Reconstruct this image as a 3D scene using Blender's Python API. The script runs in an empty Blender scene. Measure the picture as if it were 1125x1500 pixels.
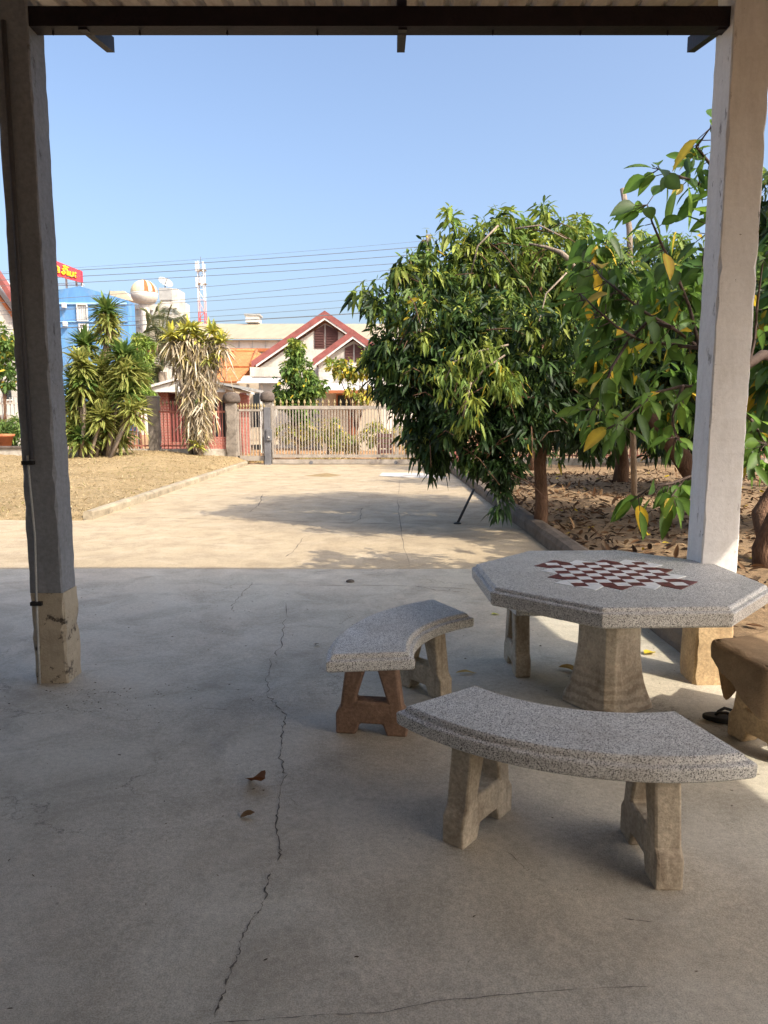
import bpy, bmesh, math, random
import numpy as np
from mathutils import Vector
random.seed(7)
rng = np.random.default_rng(11)
SC = bpy.context.scene
COL = SC.collection
R = math.radians

# ------------------------------------------------------------------ camera, sky, sun, exposure
PITCH, FPX, CAMZ = R(7.5), 1040.0, 1.5
cd = bpy.data.cameras.new("camera")
cam = bpy.data.objects.new("camera", cd)
COL.objects.link(cam)
cam.location = (0, 0, CAMZ)
cam.rotation_euler = (math.pi / 2 - PITCH, 0, 0)
cd.sensor_fit = 'VERTICAL'
cd.sensor_height = 24
cd.lens = FPX / 1500 * 24
cd.clip_start = .05
cd.clip_end = 3000
SC.camera = cam

SUN = Vector((.83, -.70, 1.0)).normalized()
ELEV = math.asin(SUN.z)
AZ = math.atan2(SUN.x, SUN.y)
w = bpy.data.worlds.new("World")
SC.world = w
w.use_nodes = True
nt = w.node_tree
bg = nt.nodes["Background"]
sky = nt.nodes.new("ShaderNodeTexSky")
sky.sky_type = 'NISHITA'
sky.sun_disc = False
sky.sun_elevation = ELEV
sky.sun_rotation = AZ
sky.air_density = .97
sky.dust_density = 5.5
sky.ozone_density = 2.2
nt.links.new(sky.outputs[0], bg.inputs[0])
bg.inputs[1].default_value = .15
sl = bpy.data.lights.new("sun", 'SUN')
sl.energy = 2.7
sl.angle = R(.53)
sl.color = (1, .91, .76)
so = bpy.data.objects.new("sun", sl)
COL.objects.link(so)
so.rotation_euler = SUN.to_track_quat('Z', 'Y').to_euler()
SC.view_settings.view_transform = 'Standard'
SC.view_settings.look = 'None'
SC.view_settings.exposure = 1.1
SC.view_settings.gamma = 1


# ------------------------------------------------------------------ helpers
def ray(u, v):
    xc = (u - 562.5) / FPX
    yc = -(v - 750) / FPX
    c, s = math.cos(PITCH), math.sin(PITCH)
    return (xc, c + yc * s, -s + yc * c)


def at(u, v, Y):
    d = ray(u, v)
    t = Y / d[1]
    return Vector((d[0] * t, Y, CAMZ + d[2] * t))


def gd(u, v, z=0.):
    d = ray(u, v)
    t = (z - CAMZ) / d[2]
    return Vector((d[0] * t, d[1] * t, z))


def tag(o, label=None, cat=None, group=None, kind=None):
    if label: o['label'] = label
    if cat: o['category'] = cat
    if group: o['group'] = group
    if kind: o['kind'] = kind
    return o


def thing(name, label, cat, loc=(0, 0, 0), rz=0, group=None):
    o = bpy.data.objects.new(name, None)
    COL.objects.link(o)
    o.empty_display_size = .1
    o.location = loc
    o.rotation_euler = (0, 0, rz)
    return tag(o, label, cat, group)


def copy_tree(o, parent=None):
    c = o.copy()
    COL.objects.link(c)
    c.parent = parent
    for ch in o.children:
        copy_tree(ch, c)
    return c


class MB:
    """collects shapes in world coordinates; build() links ONE mesh object, relative to off"""
    def __init__(s, off=(0, 0, 0)):
        s.v, s.f, s.off = [], [], Vector(off)

    def add(s, vs, fs):
        n = len(s.v)
        s.v += [tuple(Vector(p) - s.off) for p in vs]
        s.f += [tuple(i + n for i in f) for f in fs]
        return s

    def box(s, x0, x1, y0, y1, z0, z1):
        vs = [(x, y, z) for z in (z0, z1) for y in (y0, y1) for x in (x0, x1)]
        return s.add(vs, [(0, 2, 3, 1), (4, 5, 7, 6), (0, 1, 5, 4), (2, 6, 7, 3), (0, 4, 6, 2), (1, 3, 7, 5)])

    def poly_y(s, pts, y0, y1):
        """polygon in x,z (counter-clockwise seen from -Y) extruded from y0 (near) to y1"""
        n = len(pts)
        vs = [(p[0], y0, p[1]) for p in pts] + [(p[0], y1, p[1]) for p in pts]
        fs = [tuple(range(n)), tuple(range(2 * n - 1, n - 1, -1))]
        fs += [((i + 1) % n, i, i + n, (i + 1) % n + n) for i in range(n)]
        return s.add(vs, fs)

    def poly_z(s, pts, z0, z1):
        n = len(pts)
        vs = [(p[0], p[1], z0) for p in pts] + [(p[0], p[1], z1) for p in pts]
        fs = [tuple(range(n - 1, -1, -1)), tuple(range(n, 2 * n))]
        fs += [(i, (i + 1) % n, (i + 1) % n + n, i + n) for i in range(n)]
        return s.add(vs, fs)

    def hexa(s, a, b):
        """loft of two quads a (bottom) and b (top)"""
        return s.add(list(a) + list(b), [(3, 2, 1, 0), (4, 5, 6, 7), (0, 1, 5, 4), (1, 2, 6, 5), (2, 3, 7, 6), (3, 0, 4, 7)])

    def tube(s, path, rad, n=8, cap=True):
        path = [Vector(p) for p in path]
        if not hasattr(rad, '__len__'): rad = [rad] * len(path)
        vs, fs = [], []
        ref = None
        for i, p in enumerate(path):
            t = (path[min(i + 1, len(path) - 1)] - path[max(i - 1, 0)]).normalized()
            if ref is None:
                ref = Vector((1, 0, 0)) if abs(t.x) < .8 else Vector((0, 1, 0))
            a = (ref - t * ref.dot(t)).normalized()
            ref = a
            b = t.cross(a)
            for k in range(n):
                an = 2 * math.pi * k / n
                vs.append(p + (a * math.cos(an) + b * math.sin(an)) * rad[i])
        for i in range(len(path) - 1):
            for k in range(n):
                k2 = (k + 1) % n
                fs.append((i * n + k, i * n + k2, (i + 1) * n + k2, (i + 1) * n + k))
        if cap:
            fs.append(tuple(range(n - 1, -1, -1)))
            m = (len(path) - 1) * n
            fs.append(tuple(range(m, m + n)))
        return s.add(vs, fs)

    def lathe(s, c, prof, n=24, rot=0., sx=1., sy=1.):
        vs, fs = [], []
        for r, z in prof:
            for k in range(n):
                a = 2 * math.pi * k / n + rot
                vs.append((c[0] + r * math.cos(a) * sx, c[1] + r * math.sin(a) * sy, c[2] + z))
        for i in range(len(prof) - 1):
            for k in range(n):
                k2 = (k + 1) % n
                fs.append((i * n + k, i * n + k2, (i + 1) * n + k2, (i + 1) * n + k))
        fs.append(tuple(range(n - 1, -1, -1)))
        m = (len(prof) - 1) * n
        fs.append(tuple(range(m, m + n)))
        return s.add(vs, fs)

    def build(s, name, mat, parent=None, smooth=False, bevel=0, seg=2, solid=0):
        me = bpy.data.meshes.new(name)
        me.from_pydata(s.v, [], s.f)
        me.materials.append(mat)
        if smooth:
            me.polygons.foreach_set('use_smooth', [True] * len(me.polygons))
        me.update()
        o = bpy.data.objects.new(name, me)
        COL.objects.link(o)
        o.parent = parent
        if solid:
            m = o.modifiers.new('solid', 'SOLIDIFY')
            m.thickness = solid
        if bevel:
            m = o.modifiers.new('bevel', 'BEVEL')
            m.width = bevel
            m.segments = seg
            m.limit_method = 'ANGLE'
            m.angle_limit = R(35)
        if not parent:
            pass
        return o


def np_mesh(name, V, Q, mat, parent=None, colv=None, smooth=True):
    me = bpy.data.meshes.new(name)
    V = np.ascontiguousarray(V, dtype=np.float32)
    Q = np.ascontiguousarray(Q, dtype=np.int32)
    me.vertices.add(len(V))
    me.vertices.foreach_set('co', V.ravel())
    k = Q.shape[1]
    me.loops.add(Q.size)
    me.loops.foreach_set('vertex_index', Q.ravel())
    me.polygons.add(len(Q))
    me.polygons.foreach_set('loop_start', np.arange(0, Q.size, k, dtype=np.int32))
    me.polygons.foreach_set('loop_total', np.full(len(Q), k, dtype=np.int32))
    if smooth: me.polygons.foreach_set('use_smooth', np.ones(len(Q), dtype=bool))
    me.update(calc_edges=True)
    if colv is not None:
        at_ = me.attributes.new('tint', 'FLOAT_COLOR', 'POINT')
        c4 = np.ones((len(V), 4), dtype=np.float32)
        c4[:, :3] = colv
        at_.data.foreach_set('color', c4.ravel())
    me.materials.append(mat)
    o = bpy.data.objects.new(name, me)
    COL.objects.link(o)
    o.parent = parent
    return o


def nrm(a):
    return a / np.maximum(np.linalg.norm(a, axis=-1, keepdims=True), 1e-9)


def leaf_geo(P, D, L, W, C, bend=.25, fold=.3, roll=.6, st=((0, .12), (.3, 1), (.7, .78), (1, .02)), edge=None, bendvar=.0, rib=1.0):
    N = len(P)
    P, D = np.asarray(P, float), nrm(np.asarray(D, float))
    L, W = np.broadcast_to(L, N).astype(float), np.broadcast_to(W, N).astype(float)
    z = np.array([0, 0, 1.])
    up = z - D * (D @ z)[:, None]
    bad = np.linalg.norm(up, axis=1) < .15
    up[bad] = np.cross(D[bad], nrm(rng.normal(size=(bad.sum(), 3))))
    up = nrm(up)
    sd = np.cross(D, up)
    a = rng.normal(0, roll, N)[:, None]
    up, sd = up * np.cos(a) + sd * np.sin(a), sd * np.cos(a) - up * np.sin(a)
    b = bend + rng.normal(0, bendvar, N) if bendvar else np.full(N, bend)
    S = len(st)
    V = np.zeros((N, S, 3, 3))
    CC = np.zeros((N, S, 3, 3))
    for i, (t, wd) in enumerate(st):
        mid = P + D * (L * t)[:, None] - z * (L * b * t * t)[:, None]
        h = (W * .5 * wd)[:, None]
        V[:, i, 1] = mid
        V[:, i, 0] = mid + sd * h + up * h * fold
        V[:, i, 2] = mid - sd * h + up * h * fold
        CC[:, i, :] = C[:, None, :]
        if rib != 1: CC[:, i, 1] = np.minimum(CC[:, i, 1] * rib, 1)
        if edge is not None:
            CC[:, i, 0] = edge
            CC[:, i, 2] = edge
    V = V.reshape(-1, 3)
    CC = CC.reshape(-1, 3)
    q = []
    for i in range(S - 1):
        for j in (0, 1):
            q.append((i * 3 + j, i * 3 + j + 1, (i + 1) * 3 + j + 1, (i + 1) * 3 + j))
    Q = (np.arange(N)[:, None, None] * (S * 3) + np.array(q)[None]).reshape(-1, 4)
    return V, Q, CC


def join_geo(gs):
    V, Q, C, n = [], [], [], 0
    for v, q, c in gs:
        V.append(v); Q.append(q + n); C.append(c); n += len(v)
    return np.concatenate(V), np.concatenate(Q), np.concatenate(C)


def leaf_obj(name, geos, mat, parent, off):
    V, Q, C = join_geo(geos)
    return np_mesh(name, V - np.array(off)[None], Q, mat, parent, C)


# ------------------------------------------------------------------ materials
class NG:
    def __init__(s, name):
        s.m = bpy.data.materials.new(name)
        s.m.use_nodes = True
        s.t = s.m.node_tree
        s.b = s.t.nodes['Principled BSDF']
        s.tc = s.t.nodes.new('ShaderNodeTexCoord')

    def n(s, typ, **kw):
        x = s.t.nodes.new(typ)
        for k, v in kw.items(): setattr(x, k, v)
        return x

    def l(s, a, b): s.t.links.new(a, b)

    def mapped(s, scale=(1, 1, 1), src='Object'):
        mp = s.n('ShaderNodeMapping')
        mp.inputs['Scale'].default_value = scale
        s.l(s.tc.outputs[src], mp.inputs[0])
        return mp.outputs[0]

    def noise(s, scale, detail=6, rough=.6, vec=None, dist=0):
        x = s.n('ShaderNodeTexNoise')
        x.inputs['Scale'].default_value = scale
        x.inputs['Detail'].default_value = detail
        x.inputs['Roughness'].default_value = rough
        x.inputs['Distortion'].default_value = dist
        s.l(vec or s.tc.outputs['Object'], x.inputs['Vector'])
        return x.outputs['Fac']

    def ramp(s, fac, stops, const=False):
        x = s.n('ShaderNodeValToRGB')
        cr = x.color_ramp
        if const: cr.interpolation = 'CONSTANT'
        while len(cr.elements) < len(stops): cr.elements.new(.5)
        for e, (p, c) in zip(cr.elements, stops):
            e.position = p
            e.color = (c, c, c, 1) if not hasattr(c, '__len__') else (*c, 1)
        s.l(fac, x.inputs[0])
        return x.outputs[0]

    def mix(s, fac, a, b, mode='MIX'):
        x = s.n('ShaderNodeMix', data_type='RGBA', blend_type=mode)
        for i, val in ((0, fac), (6, a), (7, b)):
            if hasattr(val, 'links'): s.l(val, x.inputs[i])
            elif i == 0: x.inputs[0].default_value = val
            else: x.inputs[i].default_value = (*val, 1)
        return x.outputs[2]

    def math(s, op, a, b=0.):
        x = s.n('ShaderNodeMath', operation=op)
        for i, val in enumerate((a, b)):
            if hasattr(val, 'links'): s.l(val, x.inputs[i])
            else: x.inputs[i].default_value = val
        return x.outputs[0]

    def done(s, col, rough=.8, bump=None, bs=.3, bd=.01, spec=.3, metal=0):
        if hasattr(col, 'links'): s.l(col, s.b.inputs['Base Color'])
        else: s.b.inputs['Base Color'].default_value = (*col, 1)
        if hasattr(rough, 'links'): s.l(rough, s.b.inputs['Roughness'])
        else: s.b.inputs['Roughness'].default_value = rough
        s.b.inputs['Specular IOR Level'].default_value = spec
        s.b.inputs['Metallic'].default_value = metal
        if bump is not None:
            x = s.n('ShaderNodeBump')
            x.inputs['Strength'].default_value = bs
            x.inputs['Distance'].default_value = bd
            s.l(bump, x.inputs['Height'])
            s.l(x.outputs[0], s.b.inputs['Normal'])
        return s.m


def worn(name, c, var=.25, scale=4., rough=.75, dirt=None, dirt_amt=.5, bs=.2, spec=.3, metal=0, stretch=(1, 1, 1), fine=60., bd=.01):
    """a colour with large soft variation, fine grain, optional dirt patches"""
    g = NG(name)
    v = g.mapped(stretch)
    a = g.noise(scale, 6, .65, v)
    f = g.noise(fine, 3, .6, v)
    lo = tuple(x * (1 - var) for x in c)
    hi = tuple(min(1, x * (1 + var)) for x in c)
    col = g.ramp(a, [(.3, lo), (.7, hi)])
    col = g.mix(.22, col, g.ramp(f, [(.3, .25), (.7, .75)]), 'OVERLAY')
    if dirt:
        d = g.noise(scale * 1.7, 8, .72, v, .5)
        col = g.mix(g.ramp(d, [(.5, 0.), (.72, dirt_amt)]), col, dirt)
    return g.done(col, rough, f, bs, bd, spec, metal)


M = {}


def m_floor(name, base, brown, dark, light, edge=False):
    g = NG(name)
    big = g.noise(.55, 5, .6)
    mid = g.noise(2.3, 7, .68, None, .6)
    st = g.noise(1.6, 6, .7, g.mapped((1, 1.25, 1)), .8)
    fine = g.noise(45, 5, .7)
    grit = g.noise(260, 2, .6)
    col = g.mix(g.ramp(big, [(.38, 0.), (.62, 1.)]), base, brown)
    col = g.mix(g.ramp(mid, [(.42, 0.), (.70, .8)]), col, dark)
    col = g.mix(g.ramp(st, [(.50, 0.), (.70, .6)]), col, light)
    blot = g.noise(.9, 8, .75, g.mapped((1, 1.1, 1)), .8)
    col = g.mix(g.ramp(blot, [(.56, 0.), (.68, .55)]), col, tuple(x * .8 for x in dark))
    scuff = g.noise(3.2, 9, .78, g.mapped((1, 1.1, 1)), .9)
    col = g.mix(g.ramp(scuff, [(.64, 0.), (.70, .55)]), col, tuple(min(1, x * 1.15) for x in light))
    col = g.mix(.28, col, g.ramp(fine, [(.3, .22), (.7, .78)]), 'OVERLAY')
    col = g.mix(.45, col, g.ramp(grit, [(.3, .2), (.7, .8)]), 'OVERLAY')
    # small dark specks and drips
    vo = g.n('ShaderNodeTexVoronoi')
    vo.inputs['Scale'].default_value = 7
    vo.inputs['Randomness'].default_value = 1
    g.l(g.tc.outputs['Object'], vo.inputs['Vector'])
    sp = g.ramp(g.math('ADD', vo.outputs['Distance'], g.math('MULTIPLY', fine, .08)), [(.075, .7), (.095, 0.)])
    sp = g.math('MULTIPLY', sp, g.ramp(g.noise(1.1, 3), [(.5, 0.), (.62, 1.)]))
    col = g.mix(sp, col, tuple(x * .25 for x in base))
    # thin hairline cracks
    v2 = g.n('ShaderNodeTexVoronoi', feature='DISTANCE_TO_EDGE')
    v2.inputs['Scale'].default_value = .42
    wv = g.n('ShaderNodeVectorMath', operation='ADD')
    nz = g.n('ShaderNodeTexNoise')
    nz.inputs['Scale'].default_value = 2.2
    nz.inputs['Detail'].default_value = 8
    nz.inputs['Roughness'].default_value = .7
    g.l(g.tc.outputs['Object'], nz.inputs['Vector'])
    sc = g.n('ShaderNodeVectorMath', operation='SCALE')
    g.l(nz.outputs['Color'], sc.inputs[0])
    sc.inputs['Scale'].default_value = .9
    g.l(g.tc.outputs['Object'], wv.inputs[0])
    g.l(sc.outputs[0], wv.inputs[1])
    g.l(wv.outputs[0], v2.inputs['Vector'])
    hair = g.math('MULTIPLY', g.ramp(v2.outputs['Distance'], [(.0012, 1.), (.004, 0.)]), g.ramp(g.noise(.9, 4), [(.48, 0.), (.6, .75)]))
    col = g.mix(hair, col, tuple(x * .3 for x in dark))
    h = g.math('ADD', g.math('MULTIPLY', fine, .6), g.math('MULTIPLY', mid, 1.5))
    h = g.math('SUBTRACT', h, g.math('MULTIPLY', hair, .6))
    return g.done(col, g.ramp(mid, [(.3, .55), (.7, .8)]), h, .35, .012, .35)


M['floor'] = m_floor('porch_concrete', (.46, .432, .352), (.49, .43, .34), (.30, .272, .22), (.565, .53, .445))
M['drive'] = m_floor('drive_concrete', (.46, .37, .245), (.42, .33, .21), (.28, .22, .15), (.54, .45, .325))


def m_soil(name, a, b, c, scale=1.):
    g = NG(name)
    n0 = g.noise(2.6 * scale, 8, .75, None, .6)
    n1 = g.noise(.7 * scale, 6, .65)
    n2 = g.noise(9 * scale, 7, .75)
    n3 = g.noise(70 * scale, 3, .7)
    col = g.mix(g.ramp(n1, [(.4, 0.), (.6, 1.)]), a, b)
    col = g.mix(g.ramp(n2, [(.45, 0.), (.7, .8)]), col, c)
    col = g.mix(g.ramp(n0, [(.5, 0.), (.68, .6)]), col, tuple(x * .62 for x in c))
    col = g.mix(.5, col, g.ramp(n3, [(.3, .15), (.7, .85)]), 'OVERLAY')
    return g.done(col, .95, g.math('ADD', n2, g.math('MULTIPLY', n3, .5)), .8, .04, .1)


M['lawn'] = m_soil('dry_lawn', (.38, .285, .16), (.335, .245, .13), (.25, .19, .10))
M['dirt'] = m_soil('orchard_dirt', (.36, .25, .15), (.28, .19, .11), (.14, .10, .065))
M['ground'] = m_soil('red_ground', (.45, .27, .14), (.40, .24, .13), (.33, .22, .12))
M['kerb'] = worn('kerb_concrete', (.34, .29, .21), .3, 3, .85, (.12, .10, .08), .7, .5)
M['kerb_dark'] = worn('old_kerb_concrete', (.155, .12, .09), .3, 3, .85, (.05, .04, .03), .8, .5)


def m_terrazzo():
    g = NG('terrazzo')
    vo = g.n('ShaderNodeTexVoronoi')
    vo.inputs['Scale'].default_value = 320
    wv = g.n('ShaderNodeVectorMath', operation='ADD')
    nz = g.n('ShaderNodeTexNoise')
    nz.inputs['Scale'].default_value = 120
    sc = g.n('ShaderNodeVectorMath', operation='SCALE')
    sc.inputs['Scale'].default_value = .004
    g.l(g.tc.outputs['Object'], nz.inputs['Vector'])
    g.l(nz.outputs['Color'], sc.inputs[0])
    g.l(g.tc.outputs['Object'], wv.inputs[0])
    g.l(sc.outputs[0], wv.inputs[1])
    g.l(wv.outputs[0], vo.inputs['Vector'])
    sep = g.n('ShaderNodeSeparateColor')
    g.l(vo.outputs['Color'], sep.inputs[0])
    col = g.ramp(sep.outputs[0], [(0, (.022, .022, .022)), (.17, (.15, .145, .135)), (.30, (.50, .485, .45)), (.52, (.74, .72, .67)), (.82, (.84, .82, .77))], True)
    vb = g.n('ShaderNodeTexVoronoi')
    vb.inputs['Scale'].default_value = 95
    g.l(wv.outputs[0], vb.inputs['Vector'])
    sb = g.n('ShaderNodeSeparateColor')
    g.l(vb.outputs['Color'], sb.inputs[0])
    chip = g.math('MULTIPLY', g.ramp(sb.outputs[1], [(.84, 0.), (.86, 1.)]), g.ramp(vb.outputs['Distance'], [(.30, .8), (.36, 0.)]))
    col = g.mix(chip, col, g.ramp(sb.outputs[0], [(0, (.05, .05, .05)), (.45, (.60, .58, .53)), (.7, (.28, .25, .21))], True))
    gap = g.ramp(vo.outputs['Distance'], [(.5, 0.), (.75, 1.)])
    col = g.mix(gap, col, (.62, .605, .565))
    big = g.noise(5, 6, .65)
    col = g.mix(g.ramp(big, [(.45, 0.), (.75, .3)]), col, (.30, .27, .22))
    st = g.noise(1.9, 9, .78, None, .8)
    col = g.mix(g.ramp(st, [(.54, 0.), (.64, .25)]), col, (.26, .22, .17))
    return g.done(col, g.ramp(big, [(.3, .35), (.7, .6)]), g.noise(90, 3), .12, .004, .4)


M['terrazzo'] = m_terrazzo()


def m_cement(name, c, stain, band=False):
    g = NG(name)
    a = g.noise(6, 7, .68, None, .4)
    f = g.noise(70, 4, .65)
    st = g.noise(9, 7, .7, g.mapped((1, 1, .35)), .7)
    col = g.ramp(a, [(.3, tuple(x * .72 for x in c)), (.7, tuple(min(1, x * 1.15) for x in c))])
    col = g.mix(g.ramp(st, [(.48, 0.), (.75, .75)]), col, stain)
    if band:
        wv = g.n('ShaderNodeTexWave', bands_direction='Z')
        wv.inputs['Scale'].default_value = 6.5
        wv.inputs['Distortion'].default_value = 5
        wv.inputs['Detail'].default_value = 4
        wv.inputs['Detail Scale'].default_value = 1.4
        g.l(g.tc.outputs['Object'], wv.inputs['Vector'])
        sp = g.n('ShaderNodeSeparateXYZ')
        g.l(g.tc.outputs['Object'], sp.inputs[0])
        low = g.ramp(sp.outputs['Z'], [(.12, .4), (.26, .0)])
        col = g.mix(g.math('MULTIPLY', g.ramp(wv.outputs['Fac'], [(.35, 0.), (.8, 1.)]), low), col, stain)
    col = g.mix(.4, col, g.ramp(f, [(.3, .2), (.7, .8)]), 'OVERLAY')
    return g.done(col, .85, g.math('ADD', f, g.math('MULTIPLY', a, 2)), .35, .008, .2)


M['leg'] = m_cement('cast_cement', (.50, .42, .31), (.17, .115, .075))
M['leg_red'] = m_cement('brown_stained_cement', (.30, .19, .13), (.17, .10, .06))
M['pedestal'] = m_cement('pedestal_cement', (.60, .51, .38), (.22, .15, .10), True)
M['leg_tan'] = m_cement('tan_cement', (.52, .38, .22), (.34, .22, .12))


def m_paint(name, c, grime, chip, low):
    g = NG(name)
    a = g.noise(3, 7, .7, g.mapped((2, 2, .6)))
    f = g.noise(40, 5, .7)
    drip = g.noise(7, 7, .72, g.mapped((1.5, 1.5, .16)), .4)
    col = g.ramp(a, [(.3, tuple(x * .86 for x in c)), (.7, tuple(min(1, x * 1.06) for x in c))])
    col = g.mix(g.ramp(drip, [(.5, 0.), (.78, .5)]), col, grime)
    ch = g.noise(11, 9, .75, None, .8)
    col = g.mix(g.ramp(ch, [(.655, 0.), (.67, .9)]), col, chip)
    xyz = g.n('ShaderNodeSeparateXYZ')
    g.l(g.tc.outputs['Object'], xyz.inputs[0])
    edge = g.math('MULTIPLY', g.ramp(g.math('ABSOLUTE', xyz.outputs['X']), [(.074, 0.), (.092, 1.)]), g.ramp(xyz.outputs['Y'], [(0., 1.), (.01, 0.)]))
    wear = g.noise(16, 8, .75, g.mapped((1, 1, .4)))
    col = g.mix(g.math('MULTIPLY', edge, g.ramp(wear, [(.58, 0.), (.65, .8)])), col, chip)
    blot = g.noise(1.3, 8, .75, g.mapped((1.5, 1.5, 1)))
    col = g.mix(g.ramp(blot, [(.52, 0.), (.66, .25)]), col, grime)
    col = g.mix(.3, col, g.ramp(f, [(.3, .2), (.7, .8)]), 'OVERLAY')
    return g.done(col, .7, g.math('SUBTRACT', f, g.ramp(ch, [(.65, 0.), (.7, 3.)])), .3, .006, .3)


M['post'] = m_paint('old_white_paint', (.78, .775, .765), (.55, .53, .50), (.13, .11, .10), 0)
M['post_shaded'] = m_paint('old_paint_shaded', (.25, .258, .275), (.17, .175, .185), (.05, .045, .045), 0)  # left post: porch shade mixed into the paint as an even grey


def m_bare():
    g = NG('bare_post_cement')
    a = g.noise(5, 7, .7)
    f = g.noise(60, 4, .7)
    h = g.noise(9, 8, .7, None, .15)
    col = g.ramp(a, [(.3, (.36, .30, .22)), (.7, (.54, .46, .34))])
    hole = g.ramp(h, [(.56, 0.), (.62, .9)])
    col = g.mix(hole, col, (.07, .055, .045))
    return g.done(col, .9, g.math('SUBTRACT', f, g.math('MULTIPLY', hole, 3)), .5, .012, .2)


M['bare'] = m_bare()
M['steel'] = worn('red_oxide_steel', (.014, .009, .012), .35, 5, .6, (.02, .01, .012), .7)
M['sheet'] = worn('old_roof_sheet', (.40, .33, .27), .3, 3, .55, (.2, .11, .06), .7, .1, .3, 0, (1, .3, 1))
M['pvc'] = worn('grey_plastic_cable', (.42, .42, .40), .15, 5, .5)
M['pvc_shaded'] = worn('shade_dark_conduit', (.09, .09, .10), .15, 5, .5)  # shadow on the cable's upper run, put into its colour
M['black'] = worn('black_rubber', (.018, .017, .016), .25, 8, .7)
M['maroon'] = worn('maroon_tile', (.16, .038, .035), .35, 30, .4, (.2, .12, .06), .5)
M['whitet'] = worn('white_tile', (.88, .88, .86), .05, 30, .35, (.6, .57, .5), .3)
M['crack'] = worn('crack_shadow', (.12, .105, .09), .3, 30, 1.)
M['cloth'] = worn('brown_cloth', (.34, .24, .145), .3, 7, .85, (.20, .13, .075), .6, .5, .15, 0, (1, 1, 1), 140)
M['bark'] = worn('bark', (.17, .10, .065), .4, 6, .95, (.07, .045, .03), .8, .9, .1, 0, (1, 1, .35), 40, .03)
M['bark_grey'] = worn('grey_bark', (.26, .21, .165), .35, 8, .95, (.1, .08, .06), .7, .9, .1, 0, (1, 1, .35), 40, .02)
M['twig'] = worn('dark_twig', (.085, .06, .05), .3, 20, .9)
M['galv'] = worn('weathered_gate_steel', (.31, .275, .235), .25, 4, .6, (.2, .13, .08), .5)
M['galv_dark'] = worn('dark_gate_steel', (.13, .13, .14), .25, 4, .5)
M['gold'] = worn('gold_spear_paint', (.30, .235, .12), .25, 9, .55)
M['salmon'] = worn('salmon_bar_paint', (.44, .17, .13), .25, 5, .6, (.30, .16, .1), .5)
M['pillar'] = worn('stained_pillar_cement', (.22, .19, .16), .4, 3, .9, (.06, .055, .05), .9, .5)
M['pillar_cap'] = worn('dark_cap_cement', (.12, .095, .08), .4, 7, .9, (.05, .045, .04), .8, .5)
M['basewall'] = worn('pale_base_wall', (.46, .42, .36), .25, 2, .9, (.16, .13, .1), .8, .4)
M['white'] = worn('white_wall_paint', (.55, .52, .47), .14, .8, .8, (.30, .26, .21), .7, stretch=(1, 1, .5))
M['whitem'] = worn('white_metal_roof', (.62, .61, .59), .1, 1.5, .5, (.40, .36, .30), .6)
M['cream'] = worn('cream_wall', (.50, .43, .33), .15, 1.2, .85, (.35, .3, .24), .5)
M['wall_dim'] = worn('dull_house_wall', (.30, .27, .23), .15, 1.2, .85)
M['redtrim'] = worn('red_fascia', (.26, .085, .075), .25, 3, .7)
M['beige_roof'] = worn('beige_metal_roof', (.40, .33, .23), .12, .5, .6, (.4, .32, .2), .4, .1, .3, 0, (3, .4, 1))
M['vent'] = worn('brown_louvre', (.10, .045, .04), .2, 5, .7)
M['glass'] = worn('dark_glass', (.03, .035, .04), .3, 1, .15, spec=.6)
M['paleglass'] = worn('pale_blind_glass', (.42, .44, .45), .2, 1, .3)
M['blue'] = worn('blue_wall_paint', (.10, .25, .50), .22, .5, .75, (.22, .32, .42), .8, .1, .3, 0, (1, 1, .4))
M['lightblue'] = worn('light_blue_trim', (.30, .50, .78), .1, 1, .7)
M['sign'] = worn('red_sign_panel', (.50, .035, .06), .08, 1, .5)
M['signtext'] = worn('yellow_sign_paint', (.85, .52, .03), .05, 1, .5)
M['terracotta'] = worn('terracotta', (.50, .17, .08), .2, 4, .8)
M['mastred'] = worn('mast_red', (.55, .10, .08), .15, 1, .6)
M['mastred2'] = worn('faded_mast_red', (.60, .36, .33), .12, 1, .6)
M['mastwhite'] = worn('mast_white', (.66, .64, .62), .12, 1, .6)
M['rust'] = worn('rust_brown', (.32, .11, .045), .3, 2, .85)
M['tankcream'] = worn('cream_tank_paint', (.68, .60, .38), .12, 2, .7)
M['polec'] = worn('concrete_pole', (.22, .19, .17), .25, 3, .9)
M['wire'] = worn('wire_grey', (.13, .14, .155), .1, 1, .6)
M['acgrey'] = worn('grey_equipment', (.35, .35, .34), .2, 1, .6)


def m_tiles(name, c, s=4., brick=False):
    g = NG(name)
    b = g.n('ShaderNodeTexBrick')
    b.inputs['Scale'].default_value = s
    b.inputs['Color1'].default_value = (*c, 1)
    b.inputs['Color2'].default_value = (*(x * .72 for x in c), 1)
    b.inputs['Mortar'].default_value = (*(x * .45 for x in c), 1) if not brick else (.42, .3, .24, 1)
    b.inputs['Mortar Size'].default_value = .012 if not brick else .03
    vec = g.n('ShaderNodeMapping')
    vec.inputs['Rotation'].default_value = (math.pi / 2, 0, 0)
    g.l(g.tc.outputs['Object'], vec.inputs[0])
    g.l(vec.outputs[0], b.inputs['Vector'])
    col = g.mix(.35, b.outputs['Color'], g.ramp(g.noise(2, 6, .7), [(.3, .25), (.7, .75)]), 'OVERLAY')
    return g.done(col, .75, b.outputs['Fac'], -.4, .02, .3)


M['orange'] = m_tiles('orange_roof_tile', (.60, .23, .085), 3.)
M['brick'] = m_tiles('red_brick', (.38, .10, .08), 4., True)


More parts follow.
